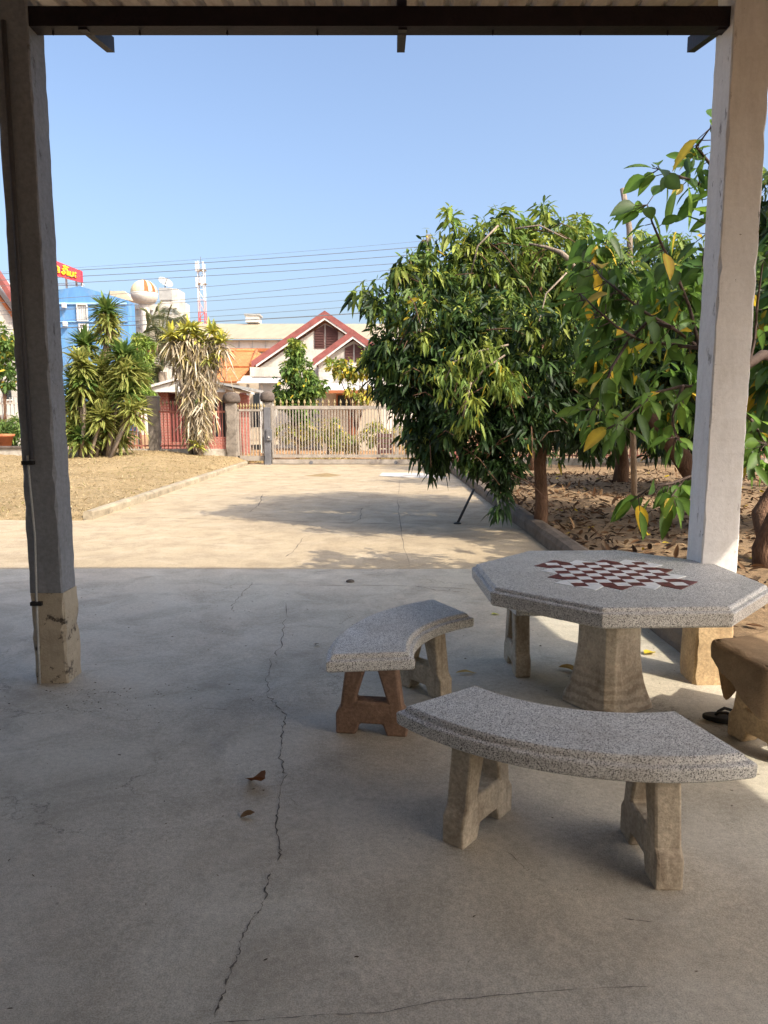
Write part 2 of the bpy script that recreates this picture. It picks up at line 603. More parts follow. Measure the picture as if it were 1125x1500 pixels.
def m_leaf(name, rough=.4, trans=.35, spec=.5):
    g = NG(name)
    a = g.n('ShaderNodeAttribute', attribute_name='tint')
    f = g.noise(14, 3, .6)
    col = g.mix(.35, a.outputs['Color'], g.ramp(f, [(.3, .3), (.7, .7)]), 'OVERLAY')
    m = g.done(col, rough, None, spec=spec)
    tr = g.n('ShaderNodeBsdfTranslucent')
    hs = g.n('ShaderNodeHueSaturation')
    hs.inputs['Value'].default_value = 1.7
    hs.inputs['Hue'].default_value = .485
    g.l(col, hs.inputs['Color'])
    g.l(hs.outputs[0], tr.inputs[0])
    mx = g.n('ShaderNodeMixShader')
    mx.inputs[0].default_value = trans
    out = [n for n in g.t.nodes if n.type == 'OUTPUT_MATERIAL'][0]
    g.l(g.b.outputs[0], mx.inputs[1])
    g.l(tr.outputs[0], mx.inputs[2])
    g.l(mx.outputs[0], out.inputs[0])
    return m


M['leaf'] = m_leaf('tree_leaf', .55, .3, .35)
M['bigleaf'] = m_leaf('broad_leaf', .45, .5, .4)
M['dryleaf'] = m_leaf('dry_leaf', .9, .12, .1)

# ------------------------------------------------------------------ the setting: ground, slab, drive, lawn, kerbs
g_ = MB()
g_.add([(-900, -60, -.08), (900, -60, -.08), (900, 1500, -.08), (-900, 1500, -.08)], [(0, 1, 2, 3)])
tag(g_.build('ground', M['ground']), kind='structure')

KX0, KX1 = -4.46, 1.95


def slab(name, x0, x1, y0, y1, z, mat):
    m = MB()
    nx, ny = max(1, int((x1 - x0) / .25)), max(1, int((y1 - y0) / .25))
    xs = np.linspace(x0, x1, nx + 1)
    ys = np.linspace(y0, y1, ny + 1)
    X, Y = np.meshgrid(xs, ys)
    Z = z + .006 * np.sin(X * 1.3 + Y * .7) * np.sin(Y * .9 - X * .4)
    V = np.stack([X, Y, Z], -1).reshape(-1, 3)
    i = np.arange(ny)[:, None] * (nx + 1) + np.arange(nx)[None]
    Q = np.stack([i, i + 1, i + nx + 2, i + nx + 1], -1).reshape(-1, 4)
    return tag(np_mesh(name, V, Q, mat), kind='structure')


porch = slab('porch_floor', -9, 2.02, -2.4, 7.0, 0, M['floor'])  # greyer shade tone put into the slab out to the roof's shadow edge
slab('driveway', KX0 - .02, 2.02, 6.995, 23.9, -.006, M['drive'])
slab('driveway_apron', -30, KX0, 6.995, 10.55, -.009, M['drive'])


def lawn_h(x, y):
    t = np.clip((y - 10.5) / 11.5, 0, 1)
    h = .07 + .36 * t ** 1.4
    h = h + .05 * np.sin(x * .9 + 1) * np.sin(y * .7) * t + .03 * np.sin(x * 2.3) * np.sin(y * 1.9 + x)
    side = np.clip((KX0 - x) / 2.5, 0, 1)
    h = .07 + (h - .07) * (side * .6 + .4 * np.clip((KX0 - x) / .4, 0, 1))
    h = h + .08 * np.exp(-(((x + 7.6) / .8) ** 2 + ((y - 22.9) / .7) ** 2))
    edge = np.clip((y - 10.5) / .35, 0, 1)
    return -.02 + (h + .02) * edge


xs = np.concatenate([np.linspace(-40, -14, 40), np.linspace(-13.8, KX0 - .06, 90)])
ys = np.linspace(10.5, 24.5, 110)
X, Y = np.meshgrid(xs, ys)
Z = lawn_h(X, Y) + rng.normal(0, .006, X.shape)
V = np.stack([X, Y, Z], -1).reshape(-1, 3)
nx, ny = len(xs) - 1, len(ys) - 1
i = np.arange(ny)[:, None] * (nx + 1) + np.arange(nx)[None]
Q = np.stack([i, i + 1, i + nx + 2, i + nx + 1], -1).reshape(-1, 4)
tag(np_mesh('lawn', V, Q, M['lawn']), kind='structure')


def dirt_h(x, y):
    return .06 + .05 * np.sin(x * .8) * np.sin(y * .6) + .03 * np.sin(x * 2.1 + y) + .02 * np.sin(y * 2.9 - x)


xs = np.linspace(2.16, 40, 150)
ys = np.linspace(-4, 40, 170)
X, Y = np.meshgrid(xs, ys)
Z = dirt_h(X, Y) * np.clip((X - 2.1) / .5, .35, 1) + rng.normal(0, .008, X.shape)
V = np.stack([X, Y, Z], -1).reshape(-1, 3)
nx, ny = len(xs) - 1, len(ys) - 1
i = np.arange(ny)[:, None] * (nx + 1) + np.arange(nx)[None]
Q = np.stack([i, i + 1, i + nx + 2, i + nx + 1], -1).reshape(-1, 4)
tag(np_mesh('orchard_ground', V, Q, M['dirt']), kind='structure')


def kerb(name, pts, wdt, hgt, mat, rnd=.035):
    m = MB()
    pts = [Vector(p) for p in pts]
    prof = [(-wdt / 2, -.06), (-wdt / 2, hgt - rnd), (-wdt / 2 + rnd * .4, hgt - rnd * .25), (-wdt / 2 + rnd * 1.2, hgt),
            (wdt / 2 - rnd * 1.2, hgt), (wdt / 2 - rnd * .4, hgt - rnd * .25), (wdt / 2, hgt - rnd), (wdt / 2, -.06)]
    vs, fs = [], []
    for p, q in zip(pts[:-1], pts[1:]):
        n = max(1, int((q - p).length / .3))
        t = (q - p).normalized()
        s_ = Vector((t.y, -t.x, 0))
        base = len(vs)
        for k in range(n + 1):
            c = p + (q - p) * k / n
            for a, z in prof:
                j = random.gauss(0, .004)
                vs.append(c + s_ * (a + j) + Vector((0, 0, z + random.gauss(0, .004))))
        for k in range(n):
            for e in range(7):
                a = base + k * 8 + e
                fs.append((a, a + 8, a + 9, a + 1))
        fs.append(tuple(base + e for e in range(8)))
        fs.append(tuple(base + n * 8 + 7 - e for e in range(8)))
    m.add(vs, fs)
    return tag(m.build(name, mat, None, False), kind='structure')


kerb('kerb', [(KX0, 10.6, 0), (KX0 - .06, 23.2, 0)], .15, .12, M['kerb'])
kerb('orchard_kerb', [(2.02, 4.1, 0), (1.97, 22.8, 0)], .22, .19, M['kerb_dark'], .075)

# cracks and joints in the concrete, thin sunken-looking slivers that belong to the floor
def crack(name, uv, w0, parent, zz=.011, jit=5., sub=7, wv=.6):
    pts = []
    for (a, b) in zip(uv[:-1], uv[1:]):
        for k in range(sub):
            t = k / sub
            pts.append((a[0] + (b[0] - a[0]) * t + random.gauss(0, jit * .35), a[1] + (b[1] - a[1]) * t + random.gauss(0, jit * .15)))
    pts.append(uv[-1])
    P = [gd(u, v) for u, v in pts]
    m = MB()
    vs, fs = [], []
    for k, p in enumerate(P):
        t = (P[min(k + 1, len(P) - 1)] - P[max(k - 1, 0)]).normalized()
        s_ = Vector((t.y, -t.x, 0))
        ww = w0 * max(.15, random.gauss(1, wv)) * (.25 if k in (0, len(P) - 1) else 1)
        zf = .006 * math.sin(p.x * 1.3 + p.y * .7) * math.sin(p.y * .9 - p.x * .4)
        c = Vector((p.x, p.y, zf + .0022 - (.006 if p.y > 7.0 else 0)))
        vs += [c - s_ * ww / 2, c + s_ * ww / 2]
        if k: fs.append((2 * k - 2, 2 * k - 1, 2 * k + 1, 2 * k))
    m.add(vs, fs)
    return m.build(name, M['crack'], parent)


crack('floor_crack', [(421, 885), (416, 918), (412, 945), (396, 965), (393, 992), (392, 1020), (405, 1034), (420, 1048), (412, 1065), (413, 1090), (409, 1110), (419, 1135), (410, 1155), (408, 1190), (403, 1215), (411, 1245), (408, 1266)], .0032, porch, wv=.75)
crack('floor_crack', [(395, 1280), (390, 1300), (384, 1330), (372, 1348), (356, 1375), (350, 1400), (340, 1420), (331, 1447), (322, 1470), (310, 1500), (300, 1520)], .0032, porch, wv=.75)
crack('floor_crack', [(372, 853), (352, 872), (341, 885), (343, 896)], .005, porch)
crack('floor_crack', [(310, 1500), (380, 1497), (470, 1490), (560, 1487), (640, 1470), (720, 1463), (800, 1456), (890, 1450), (960, 1448)], .0014, porch, jit=3)
crack('floor_crack', [(424, 1166), (430, 1178), (441, 1184)], .0014, porch)
crack('floor_crack', [(428, 857), (480, 858), (600, 859), (690, 864)], .005, porch, jit=2)
crack('floor_crack', [(605, 858), (640, 866), (688, 869)], .006, porch, jit=2)
crack('floor_crack', [(115, 858), (250, 855), (425, 857)], .0022, porch, jit=1)
crack('floor_crack', [(742, 1250), (770, 1275), (780, 1280)], .0014, porch)
crack('floor_crack', [(910, 1348), (955, 1353)], .0022, porch, jit=1)
crack('floor_crack', [(300, 1037), (350, 1041)], .0022, porch, jit=1)
drv = bpy.data.objects['driveway']
crack('drive_crack', [(152, 758), (230, 758), (300, 760), (400, 762), (520, 766), (650, 768)], .014, drv, jit=2)
crack('drive_crack', [(386, 722), (378, 740), (362, 752)], .009, drv, jit=2)
crack('drive_crack', [(448, 783), (430, 805), (418, 815)], .006, drv, jit=2)
crack('drive_crack', [(585, 700), (582, 735), (588, 780), (600, 830)], .006, drv, jit=2)
crack('drive_crack', [(530, 742), (528, 760), (515, 765)], .009, drv, jit=2)
crack('drive_crack', [(400, 698), (470, 702), (560, 706)], .012, drv, jit=2)

pp = MB()
pa = [gd(555, 697), gd(600, 699.5), gd(655, 700), gd(650, 693), (gd(560, 692.5))]
pp.poly_z([(p.x, p.y) for p in pa], -.004, .004)
tag(pp.build('white_cement_patch', M['white'], drv))
pp = MB()
pa = [gd(446, 697), gd(480, 699), gd(500, 696), gd(478, 693)]
pp.poly_z([(p.x, p.y) for p in pa], -.004, .003)
tag(pp.build('sandy_patch', M['lawn'], drv))

# rear wall of the house the porch leans on (behind the viewer)
hw = MB()
hw.box(-9, 4.2, -2.75, -2.55, -.1, 2.25)
hw.box(-5.6, -5.4, -2.55, 1.5, -.1, 2.3)  # unseen side wall, added to dim the left of the porch
tag(hw.build('house_wall', M['wall_dim']), kind='structure')

# ------------------------------------------------------------------ porch posts
def post_mesh(m, x0, x1, y0, y1, z0, z1, step=.06, ch=.007, jit=.0013):
    n = int((z1 - z0) / step)
    vs, fs = [], []
    for k in range(n + 1):
        z = z0 + (z1 - z0) * k / n
        c = ch * (max(.6, random.gauss(1, .2)) + (1.3 if random.random() < .07 else 0))
        ring = [(x0 + c, y0), (x1 - c, y0), (x1, y0 + c), (x1, y1 - c), (x1 - c, y1), (x0 + c, y1), (x0, y1 - c), (x0, y0 + c)]
        for x, y in ring:
            vs.append((x + random.gauss(0, jit), y + random.gauss(0, jit), z))
    for k in range(n):
        for e in range(8):
            a, b = k * 8 + e, k * 8 + (e + 1) % 8
            fs.append((a, b, b + 8, a + 8))
    fs.append(tuple(range(7, -1, -1)))
    fs.append(tuple(range(n * 8, n * 8 + 8)))
    m.add(vs, fs)


PL = (-1.995, -1.812, 3.905, 4.085)
PR = (1.765, 1.965, 3.875, 4.075)
lp = thing('concrete_post', 'square porch post in shade-darkened paint with a thin cable clipped down its front', 'post', (-1.905, 4.0, 0), 0, 'porch posts')
m = MB(lp.location); post_mesh(m, *PL, .525, 3.62); m.build('painted_shaft', M['post_shaded'], lp)
m = MB(lp.location); post_mesh(m, PL[0] + .004, PL[1] + .006, PL[2] - .008, PL[3] + .004, -.05, .525, .05, .011, .0025); m.build('bare_base', M['bare'], lp)
m = MB(lp.location)
m.tube([(-1.93, 3.895, 3.5), (-1.935, 3.895, 2.2), (-1.93, 3.895, 1.28)], .013, 8); m.build('shaded_conduit', M['pvc_shaded'], lp, True)
m = MB(lp.location)
m.tube([(-1.952, 3.893, 1.30), (-1.945, 3.889, 1.1), (-1.938, 3.890, .85), (-1.950, 3.887, .5), (-1.957, 3.884, .2), (-1.960, 3.882, 0.0)], .0065, 8); m.build('cable', M['pvc'], lp, True)
for z, x in ((.47, -1.951), (1.26, -1.948)):
    m = MB(lp.location); m.box(x - .032, x + .032, 3.872, 3.904, z - .011, z + .011); m.build('cable_clip', M['black'], lp, bevel=.003)

rp = thing('concrete_post', 'square whitewashed porch post behind the chessboard table', 'post', (1.865, 3.975, 0), 0, 'porch posts')
m = MB(rp.location); post_mesh(m, *PR, .40, 3.75); m.build('painted_shaft', M['post'], rp)
m = MB(rp.location); post_mesh(m, PR[0] - .004, PR[1] + .004, PR[2] - .004, PR[3] + .004, -.05, .40, .05, .01, .002); m.build('bare_base', M['leg_tan'], rp)

# ------------------------------------------------------------------ porch roof
SL = .2
RX0, RX1, RY0, RY1 = -9.0, 3.94, -2.5, 4.42
def rz(y): return 3.585 + SL * (y - 3.95)
rf = thing('porch_roof', 'corrugated porch roof on a dark red steel beam spanning the posts', 'roof', (0, 3.95, 3.46))
o = rf.location
m = MB(o)
for (a, b) in ((PL[1] - .012, PR[0] + .012), (-9, PL[0]), (PR[1], RX1 - .05)):
    m.box(a, b, 3.915, 3.925, 3.486, 3.58)
    m.box(a, b, 3.925, 4.005, 3.486, 3.494)
    m.box(a, b, 3.925, 4.005, 3.572, 3.58)
m.build('beam', M['steel'], rf)
for rx in (-8.06, -6.43, -4.8, -3.17, .09, 3.38):
    m = MB(o)
    m.hexa([(rx - .025, RY0, rz(RY0)), (rx + .025, RY0, rz(RY0)), (rx + .025, 4.2, rz(4.2)), (rx - .025, 4.2, rz(4.2))],
           [(rx - .025, RY0, rz(RY0) + .08), (rx + .025, RY0, rz(RY0) + .08), (rx + .025, 4.2, rz(4.2) + .08), (rx - .025, 4.2, rz(4.2) + .08)])
    m.build('rafter', M['steel'], rf)
for rx in (-1.545, .095, 1.735):
    m = MB(o)
    h = .022
    m.hexa([(rx - h, 3.93, 3.476), (rx + h, 3.93, 3.476), (rx + h, 4.32, 3.552), (rx - h, 4.32, 3.552)],
           [(rx - h, 3.93, 3.55), (rx + h, 3.93, 3.55), (rx + h, 4.32, 3.632), (rx - h, 4.32, 3.632)])
    m.build('rafter_tail', M['steel'], rf)
for y in (-2.3, -1.0, .3, 1.6, 2.9, 3.6, 4.36):
    m = MB(o)
    m.box(RX0, RX1, y - .025, y + .025, rz(y) + .082, rz(y) + .122)
    m.build('purlin', M['steel'], rf)
# corrugated sheet
per, vs, fs = .152, [], []
xs_ = []
x = RX0
while x < RX1:
    xs_ += [(x, 0), (x + .05, 0), (x + .068, .022), (x + .098, .022), (x + .116, 0)]
    x += per
for (x, dz) in xs_:
    for y in (RY0, RY1):
        vs.append((x, y, rz(y) + .128 + dz))
for k in range(len(xs_) - 1):
    fs.append((2 * k, 2 * k + 2, 2 * k + 3, 2 * k + 1))
m = MB(o); m.add(vs, fs); m.build('roof_sheet', M['sheet'], rf, solid=.003)
# screws that poke through below the beam
m = MB(o)
for u in (78, 205, 333, 465, 722, 850, 978):
    p = at(u, 50, 3.96)
    m.lathe((p.x, 3.96, 3.464), [(.003, 0), (.007, .004), (.007, .012), (.004, .014), (.004, .026)], 8)
m.build('bolt', M['steel'], rf)

# ------------------------------------------------------------------ stone table
TC = (1.185, 3.62)
TT = .70
tb = thing('stone_table', 'octagonal speckled terrazzo table inlaid with a maroon and white chessboard', 'table', (TC[0], TC[1], 0), R(2))


def octa(r, rot=22.5, n=8):
    return [(r * math.cos(R(rot + 360 / n * k)), r * math.sin(R(rot + 360 / n * k))) for k in range(n)]


def stacked(m, rings):
    """rings: list of (outline pts, z), bottom to top, same length; capped"""
    n = len(rings[0][0])
    vs, fs = [], []
    for pts, z in rings:
        vs += [(p[0], p[1], z) for p in pts]
    for k in range(len(rings) - 1):
        for e in range(n):
            e2 = (e + 1) % n
            fs.append((k * n + e, k * n + e2, (k + 1) * n + e2, (k + 1) * n + e))
    fs.append(tuple(range(n - 1, -1, -1)))
    fs.append(tuple(range((len(rings) - 1) * n, len(rings) * n)))
    m.add(vs, fs)


m = MB()
stacked(m, [(octa(.728), TT - .090), (octa(.740), TT - .080), (octa(.745), TT - .026), (octa(.742), TT - .020), (octa(.722), TT - .017), (octa(.721), TT - .008), (octa(.712), TT)])
m.build('tabletop', M['terrazzo'], tb, bevel=.005)
# chessboard inlay: 8 x 8 squares with a fringe of triangles
sq = .070
half = 4 * sq
mw, mm = MB(), MB()
for i in range(8):
    for j in range(8):
        x0, y0 = -half + i * sq, -half + j * sq
        e = .0012
        (mw if (i + j) % 2 else mm).box(x0 + e, x0 + sq - e, y0 + e, y0 + sq - e, TT - .004, TT + .0025)
for side in range(4):
    c, s_ = [(1, 0), (0, 1), (-1, 0), (0, -1)][side]
    for k in range(4):
        a = -half + 2 * sq * k
        tri = [(a + .002, half + .002), (a + sq * (.9 if k % 2 else 1.1), half + sq * 1.1), (a + 2 * sq - .002, half + .002)]
        tri = [(p[0] * c - p[1] * s_, p[0] * s_ + p[1] * c) for p in tri][::-1]
        (mw if (k + side) % 2 else mm).poly_z(tri, TT - .004, TT + .0025)
mm.build('maroon_squares', M['maroon'], tb)
mw.build('white_squares', M['whitet'], tb)


def pedring(r, c):
    """square with cut corners"""
    a, b = r, r - c
    return [(-b, -a), (b, -a), (a, -b), (a, b), (b, a), (-b, a), (-a, b), (-a, -b)]


m = MB()
rings = []
for t in np.linspace(0, 1, 22):
    z = t * (TT - .094)
    r = np.interp(t, [0, .04, .1, .2, .32, .5, .7, .86, 1], [.180, .178, .166, .150, .138, .129, .127, .133, .146])
    rings.append((pedring(r, .036), z))
rings = [([(p[0] * math.cos(R(29)) - p[1] * math.sin(R(29)), p[0] * math.sin(R(29)) + p[1] * math.cos(R(29))) for p in pts], z) for pts, z in rings]
stacked(m, rings)
m.build('pedestal', M['pedestal'], tb, bevel=.006)

# ------------------------------------------------------------------ benches
ST = .455
def arc_outline_(o, Ri=.67, Ro=1.07, half=34, n=22):
    pts = []
    ri, ro = Ri + o, Ro - o
    h1 = R(half) - o / ro
    h0 = R(half) - o / ri
    for k in range(n + 1):
        a = -h1 + 2 * h1 * k / n
        pts.append((ro * math.cos(a), ro * math.sin(a)))
    for k in range(n + 1):
        a = h0 - 2 * h0 * k / n
        pts.append((ri * math.cos(a), ri * math.sin(a)))
    return pts


def seat_mesh(half=34):
    m = MB()
    arc_outline = lambda o: arc_outline_(o, half=half)
    n = 22
    rings = [(arc_outline(.010), ST - .078), (arc_outline(.002), ST - .070), (arc_outline(0), ST - .031), (arc_outline(.004), ST - .025), (arc_outline(.023), ST - .021), (arc_outline(.025), ST - .009), (arc_outline(.035), ST)]
    N = 2 * (n + 1)
    vs, fs = [], []
    for pts, z in rings:
        vs += [(p[0], p[1], z) for p in pts]
    for k in range(len(rings) - 1):
        for e in range(N):
            e2 = (e + 1) % N
            fs.append((k * N + e, k * N + e2, (k + 1) * N + e2, (k + 1) * N + e))
    top = (len(rings) - 1) * N
    for k in range(n):
        fs.append((top + k, top + k + 1, top + N - 2 - k, top + N - 1 - k))
        fs.append((k + 1, k, N - 1 - k, N - 2 - k))
    m.add(vs, fs)
    return m


LEGP = [(-.172, 0), (-.172, .105), (-.150, .135), (-.118, ST - .079), (-.014, ST - .079), (-.078, .165), (.078, .165), (.014, ST - .079),
        (.118, ST - .079), (.150, .135), (.172, .105), (.172, 0), (.075, 0), (.055, .055), (-.055, .055), (-.075, 0)]


def leg_mesh(ang):
    m = MB()
    n = len(LEGP)
    ca, sa = math.cos(R(ang)), math.sin(R(ang))
    def P(p, t):
        r = .87 + p[0]
        return (r * ca - t * sa, r * sa + t * ca, p[1])
    vs = [P(p, -.045) for p in LEGP] + [P(p, .045) for p in LEGP]
    quads = [(0, 1, 14, 15), (1, 2, 13, 14) , (2, 3, 4, 5), (11, 10, 13, 12)]
    # side faces as simple convex pieces (indices into LEGP)
    pieces = [(0, 1, 14, 15), (1, 2, 5, 14), (2, 3, 4, 5), (14, 5, 6, 13), (13, 6, 9, 10), (6, 7, 8, 9), (12, 13, 10, 11)]
    fs = []
    for p in pieces:
        fs.append(tuple(p))
        fs.append(tuple(i + n for i in reversed(p)))
    for k in range(n):
        k2 = (k + 1) % n
        fs.append((k2, k, k + n, k2 + n))
    m.add(vs, fs)
    return m


def bench(c, ang, label, legmat, seatmat=None, half=34, la=20):
    t = thing('stone_bench', label, 'bench', (c[0], c[1], 0), R(ang), 'stone benches round the table')
    seat_mesh(half).build('seat', seatmat or M['terrazzo'], t, bevel=.004)
    for a in (-la, la):
        ob = leg_mesh(a).build('leg', legmat[0 if a < 0 else 1], t, bevel=.010)
        bm = bmesh.new(); bm.from_mesh(ob.data); bmesh.ops.recalc_face_normals(bm, faces=bm.faces); bm.to_mesh(ob.data); bm.free()
    return t


bench((.905, 3.134), -109.6, 'curved speckled terrazzo bench nearest the camera, in front of the table', (M['leg'], M['leg']))
bench((.806, 3.145), 152.2, 'curved speckled terrazzo bench left of the table, brown cement end leg', (M['leg'], M['leg_red']))
bench((.835, 3.28), 72, 'stone bench hidden behind the table, only its pale leg showing', (M['leg'], M['leg']), None, 25, 20)
RB = (1.47, 3.915)
RBA = -58
bench(RB, RBA, 'stone bench under a brown cloth at the right edge beside the table', (M['leg_tan'], M['leg_tan']), M['leg_tan'], 24, 14)

# brown cloth hanging over the end of the right bench
def cloth():
    t = thing('brown_cloth', 'thick brown cloth draped over the end of the right bench, corner hanging down', 'cloth', (RB[0], RB[1], 0), R(RBA))
    prof = []          # path of the seat rim: along inner arc, round the end, along the outer arc
    for a in np.linspace(10, -23.6, 16): prof.append((.66, a, .0))
    for r in np.linspace(.68, 1.06, 12): prof.append((r, -25.0, .0))
    for a in np.linspace(-23.6, 10, 16): prof.append((1.08, a, .0))
    inner_drop = np.interp(np.arange(16), [0, 8, 11, 12.6, 13.4, 14.4, 15], [.16, .20, .25, .31, .27, .13, .06])
    end_drop = np.linspace(.055, .215, 12)
    n = len(prof)
    vs, fs = [], []
    rows = 9
    for i, (r, a, _) in enumerate(prof):
        x, y = r * math.cos(R(a)), r * math.sin(R(a))
        # outward direction of the rim
        if i < 16: ox, oy = -math.cos(R(a)), -math.sin(R(a))
        elif i < 28: ox, oy = math.sin(R(a)), -math.cos(R(a))
        else: ox, oy = math.cos(R(a)), math.sin(R(a))
        # hem depth: a long corner at the inner end, shorter along the end, longer outside
        d = inner_drop[i] if i < 16 else (end_drop[i - 16] if i < 28 else .215 + .02 * math.sin(i))
        d += .006 * math.sin(i * 1.7)
        for k in range(rows):
            q = k / (rows - 1)
            fl = .012 + (.006 + .007 * math.sin(i * 1.1)) * q - (.05 * q if i < 16 else 0)
            rr = .012
            if k == 0:
                vs.append((x - ox * .012, y - oy * .012, ST + .006))
            elif k == 1:
                vs.append((x + ox * .006, y + oy * .006, ST + .001))
            else:
                qq = (k - 1) / (rows - 2)
                vs.append((x + ox * fl, y + oy * fl, ST - .004 - d * qq))
    for i in range(n - 1):
        for k in range(rows - 1):
            a = i * rows + k
            fs.append((a, a + 1, a + rows + 1, a + rows))
    # top sheet between inner and outer rim
    inn = [i * rows for i in range(16)]
    out = [(n - 1 - i) * rows for i in range(16)]
    tops = []
    for a, b in zip(inn, out):
        row = []
        for s_ in np.linspace(0, 1, 10):
            p = Vector(vs[a]).lerp(Vector(vs[b]), s_)
            p.z += .004 * math.sin(s_ * 17 + a * .05) * (0 if s_ in (0, 1) else 1) + .004
            vs.append(tuple(p)); row.append(len(vs) - 1)
        tops.append(row)
    for r0, r1 in zip(tops[:-1], tops[1:]):
        for k in range(9):
            fs.append((r0[k], r1[k], r1[k + 1], r0[k + 1]))
    last = tops[-1]
    end = [i * rows for i in range(16, 28)]
    # close the strip at the bench end
    for k in range(9):
        fs.append((last[k], last[k + 1], end[min(11, k + 2)], end[min(10, k + 1)]))
    m = MB()
    m.add(vs, fs)
    ob = m.build('cloth_sheet', M['cloth'], t, True)
    bm = bmesh.new(); bm.from_mesh(ob.data); bmesh.ops.remove_doubles(bm, verts=bm.verts, dist=.002)
    bmesh.ops.recalc_face_normals(bm, faces=bm.faces); bm.to_mesh(ob.data); bm.free()
    sd = ob.modifiers.new('solid', 'SOLIDIFY'); sd.thickness = .005; sd.offset = 1
    sb = ob.modifiers.new('sub', 'SUBSURF'); sb.levels = 1; sb.render_levels = 1
    return t


cloth()

# black sandal under the right bench
sh = thing('black_sandal', 'black rubber sandal on the floor under the right bench', 'sandal', (1.73, 3.37, 0), R(-15))
m = MB()
outl = []
for k in range(28):
    a = 2 * math.pi * k / 28
    wv_ = .045 * (1 + .18 * math.cos(a)) * (1 - .10 * math.cos(2 * a))
    outl.append((.135 * math.cos(a + math.pi), wv_ * math.sin(a + math.pi)))
stacked(m, [([(p[0] * .96, p[1] * .92) for p in outl], .006), (outl, .012), (outl, .026), ([(p[0] * .96, p[1] * .93) for p in outl], .031)])
m.build('sole', M['black'], sh)
m = MB()
for s_ in (1, -1):
    m.tube([(-.075, 0, .03), (-.06, s_ * .008, .048), (-.03, s_ * .030, .058), (.01, s_ * .043, .045), (.03, s_ * .046, .022)], [.006, .007, .008, .008, .006], 7)
m.build('strap', M['black'], sh, True)

# ------------------------------------------------------------------ fallen leaves and small things on the concrete
def fallen(u, v, length, width, ang, col, label, name='dry_leaf', curl=.25, fold=.8, lift=.012, z=0):
    p = gd(u, v)
    N = 1
    st = ((0, .06), (.12, .45), (.3, .9), (.5, 1), (.7, .78), (.88, .35), (1, .03))
    d = np.array([[math.cos(R(ang)), math.sin(R(ang)), .12]])
    g = leaf_geo(np.array([[p.x, p.y, z + lift]]), d, np.array([length]), np.array([width]), np.array([col]), curl, fold, .05, st)
    V, Q, C = g
    V += rng.normal(0, .035 * width, V.shape)
    V[:, 2] = np.maximum(V[:, 2], z + .004 + (V[:, 2] - z) * .15)
    V -= np.array([p.x, p.y, 0])
    o = np_mesh(name, V, Q, M['dryleaf'], None, C)
    o.location = (p.x, p.y, 0)
    return tag(o, label, 'leaf', 'leaves fallen on the concrete')


fallen(366, 1143, .125, .085, -50, (.16, .065, .025), 'curled brown dry leaf on the floor beside the long crack', curl=-.3, fold=.8, lift=.004)
fallen(352, 1199, .055, .035, 10, (.24, .15, .08), 'small broken brown leaf piece below the curled leaf', curl=-.2, fold=.8, lift=.003)
fallen(668, 988, .13, .035, 8, (.45, .33, .12), 'long yellowish dry leaf between left bench and table pedestal', fold=.5)
fallen(818, 980, .15, .05, -35, (.36, .24, .08), 'tan dry leaf lying against the left of the table pedestal', fold=.9)
fallen(944, 960, .11, .07, 35, (.55, .42, .05), 'yellow leaf in sunlight between the pedestal and white post', fold=.3)
fallen(720, 902, .07, .045, 20, (.5, .5, .12), 'small yellow green leaf on the slab left of the hidden bench', fold=.2)
fallen(462, 947, .05, .03, 70, (.16, .14, .10), 'tiny grey leaf just left of the left bench', fold=.3)
m = MB((0, 0, 0))
p = gd(513, 853)
m.lathe((p.x, p.y, -.006), [(.018, 0), (.034, .012), (.03, .026), (.012, .034)], 9, .3, 1.2, .8)
o = m.build('dark_stone', M['crack'], None, True)
tag(o, 'small dark stone at the shaded edge of the slab, above the left bench', 'stone')

# small grit scattered over the slab (nobody could count it)
gp = []
N = 420
P = np.stack([rng.uniform(-5, 1.9, N), rng.uniform(1.3, 6.2, N) ** 1.0, np.full(N, .003)], -1)
nb = 60
P[:nb] = np.stack([rng.normal(-1.45, .22, nb), rng.normal(3.72, .12, nb), np.full(nb, .003)], -1)
D = np.stack([rng.normal(size=N), rng.normal(size=N), np.full(N, .05)], -1)
Cc = np.array([.10, .08, .06])[None] * rng.uniform(.5, 2., (N, 1))
gv = leaf_geo(P, D, rng.uniform(.004, .018, N), rng.uniform(.003, .008, N), Cc, -.1, .8, .3)
tag(leaf_obj('floor_debris', [gv], M['dryleaf'], None, (0, 0, 0)), kind='stuff')

# ------------------------------------------------------------------ leaning black rod, loose pole
m = MB()
a = gd(670, 767); b = at(694, 717, 11.2)
rd = thing('black_rod', 'thin black metal rod leaning on the kerb below the mango tree', 'rod', a)
m = MB(a); m.tube([a, a.lerp(b, .5), b], .020, 8); m.build('shaft', M['black'], rd, True)
m = MB(a); m.lathe((a.x, a.y, -.002), [(.055, 0), (.055, .012), (.03, .02)], 10); m.build('foot_plate', M['black'], rd)

# ------------------------------------------------------------------ trees
GREEN = np.array([(.013, .028, .009), (.018, .042, .011), (.026, .058, .013), (.04, .08, .017)])
YOUNG = np.array([(.14, .19, .03), (.20, .235, .04), (.10, .16, .03)])
YELL = np.array([(.42, .33, .04), (.50, .36, .03)])


def pick(pal, n):
    return pal[rng.integers(0, len(pal), n)] * rng.uniform(.8, 1.2, (n, 1))


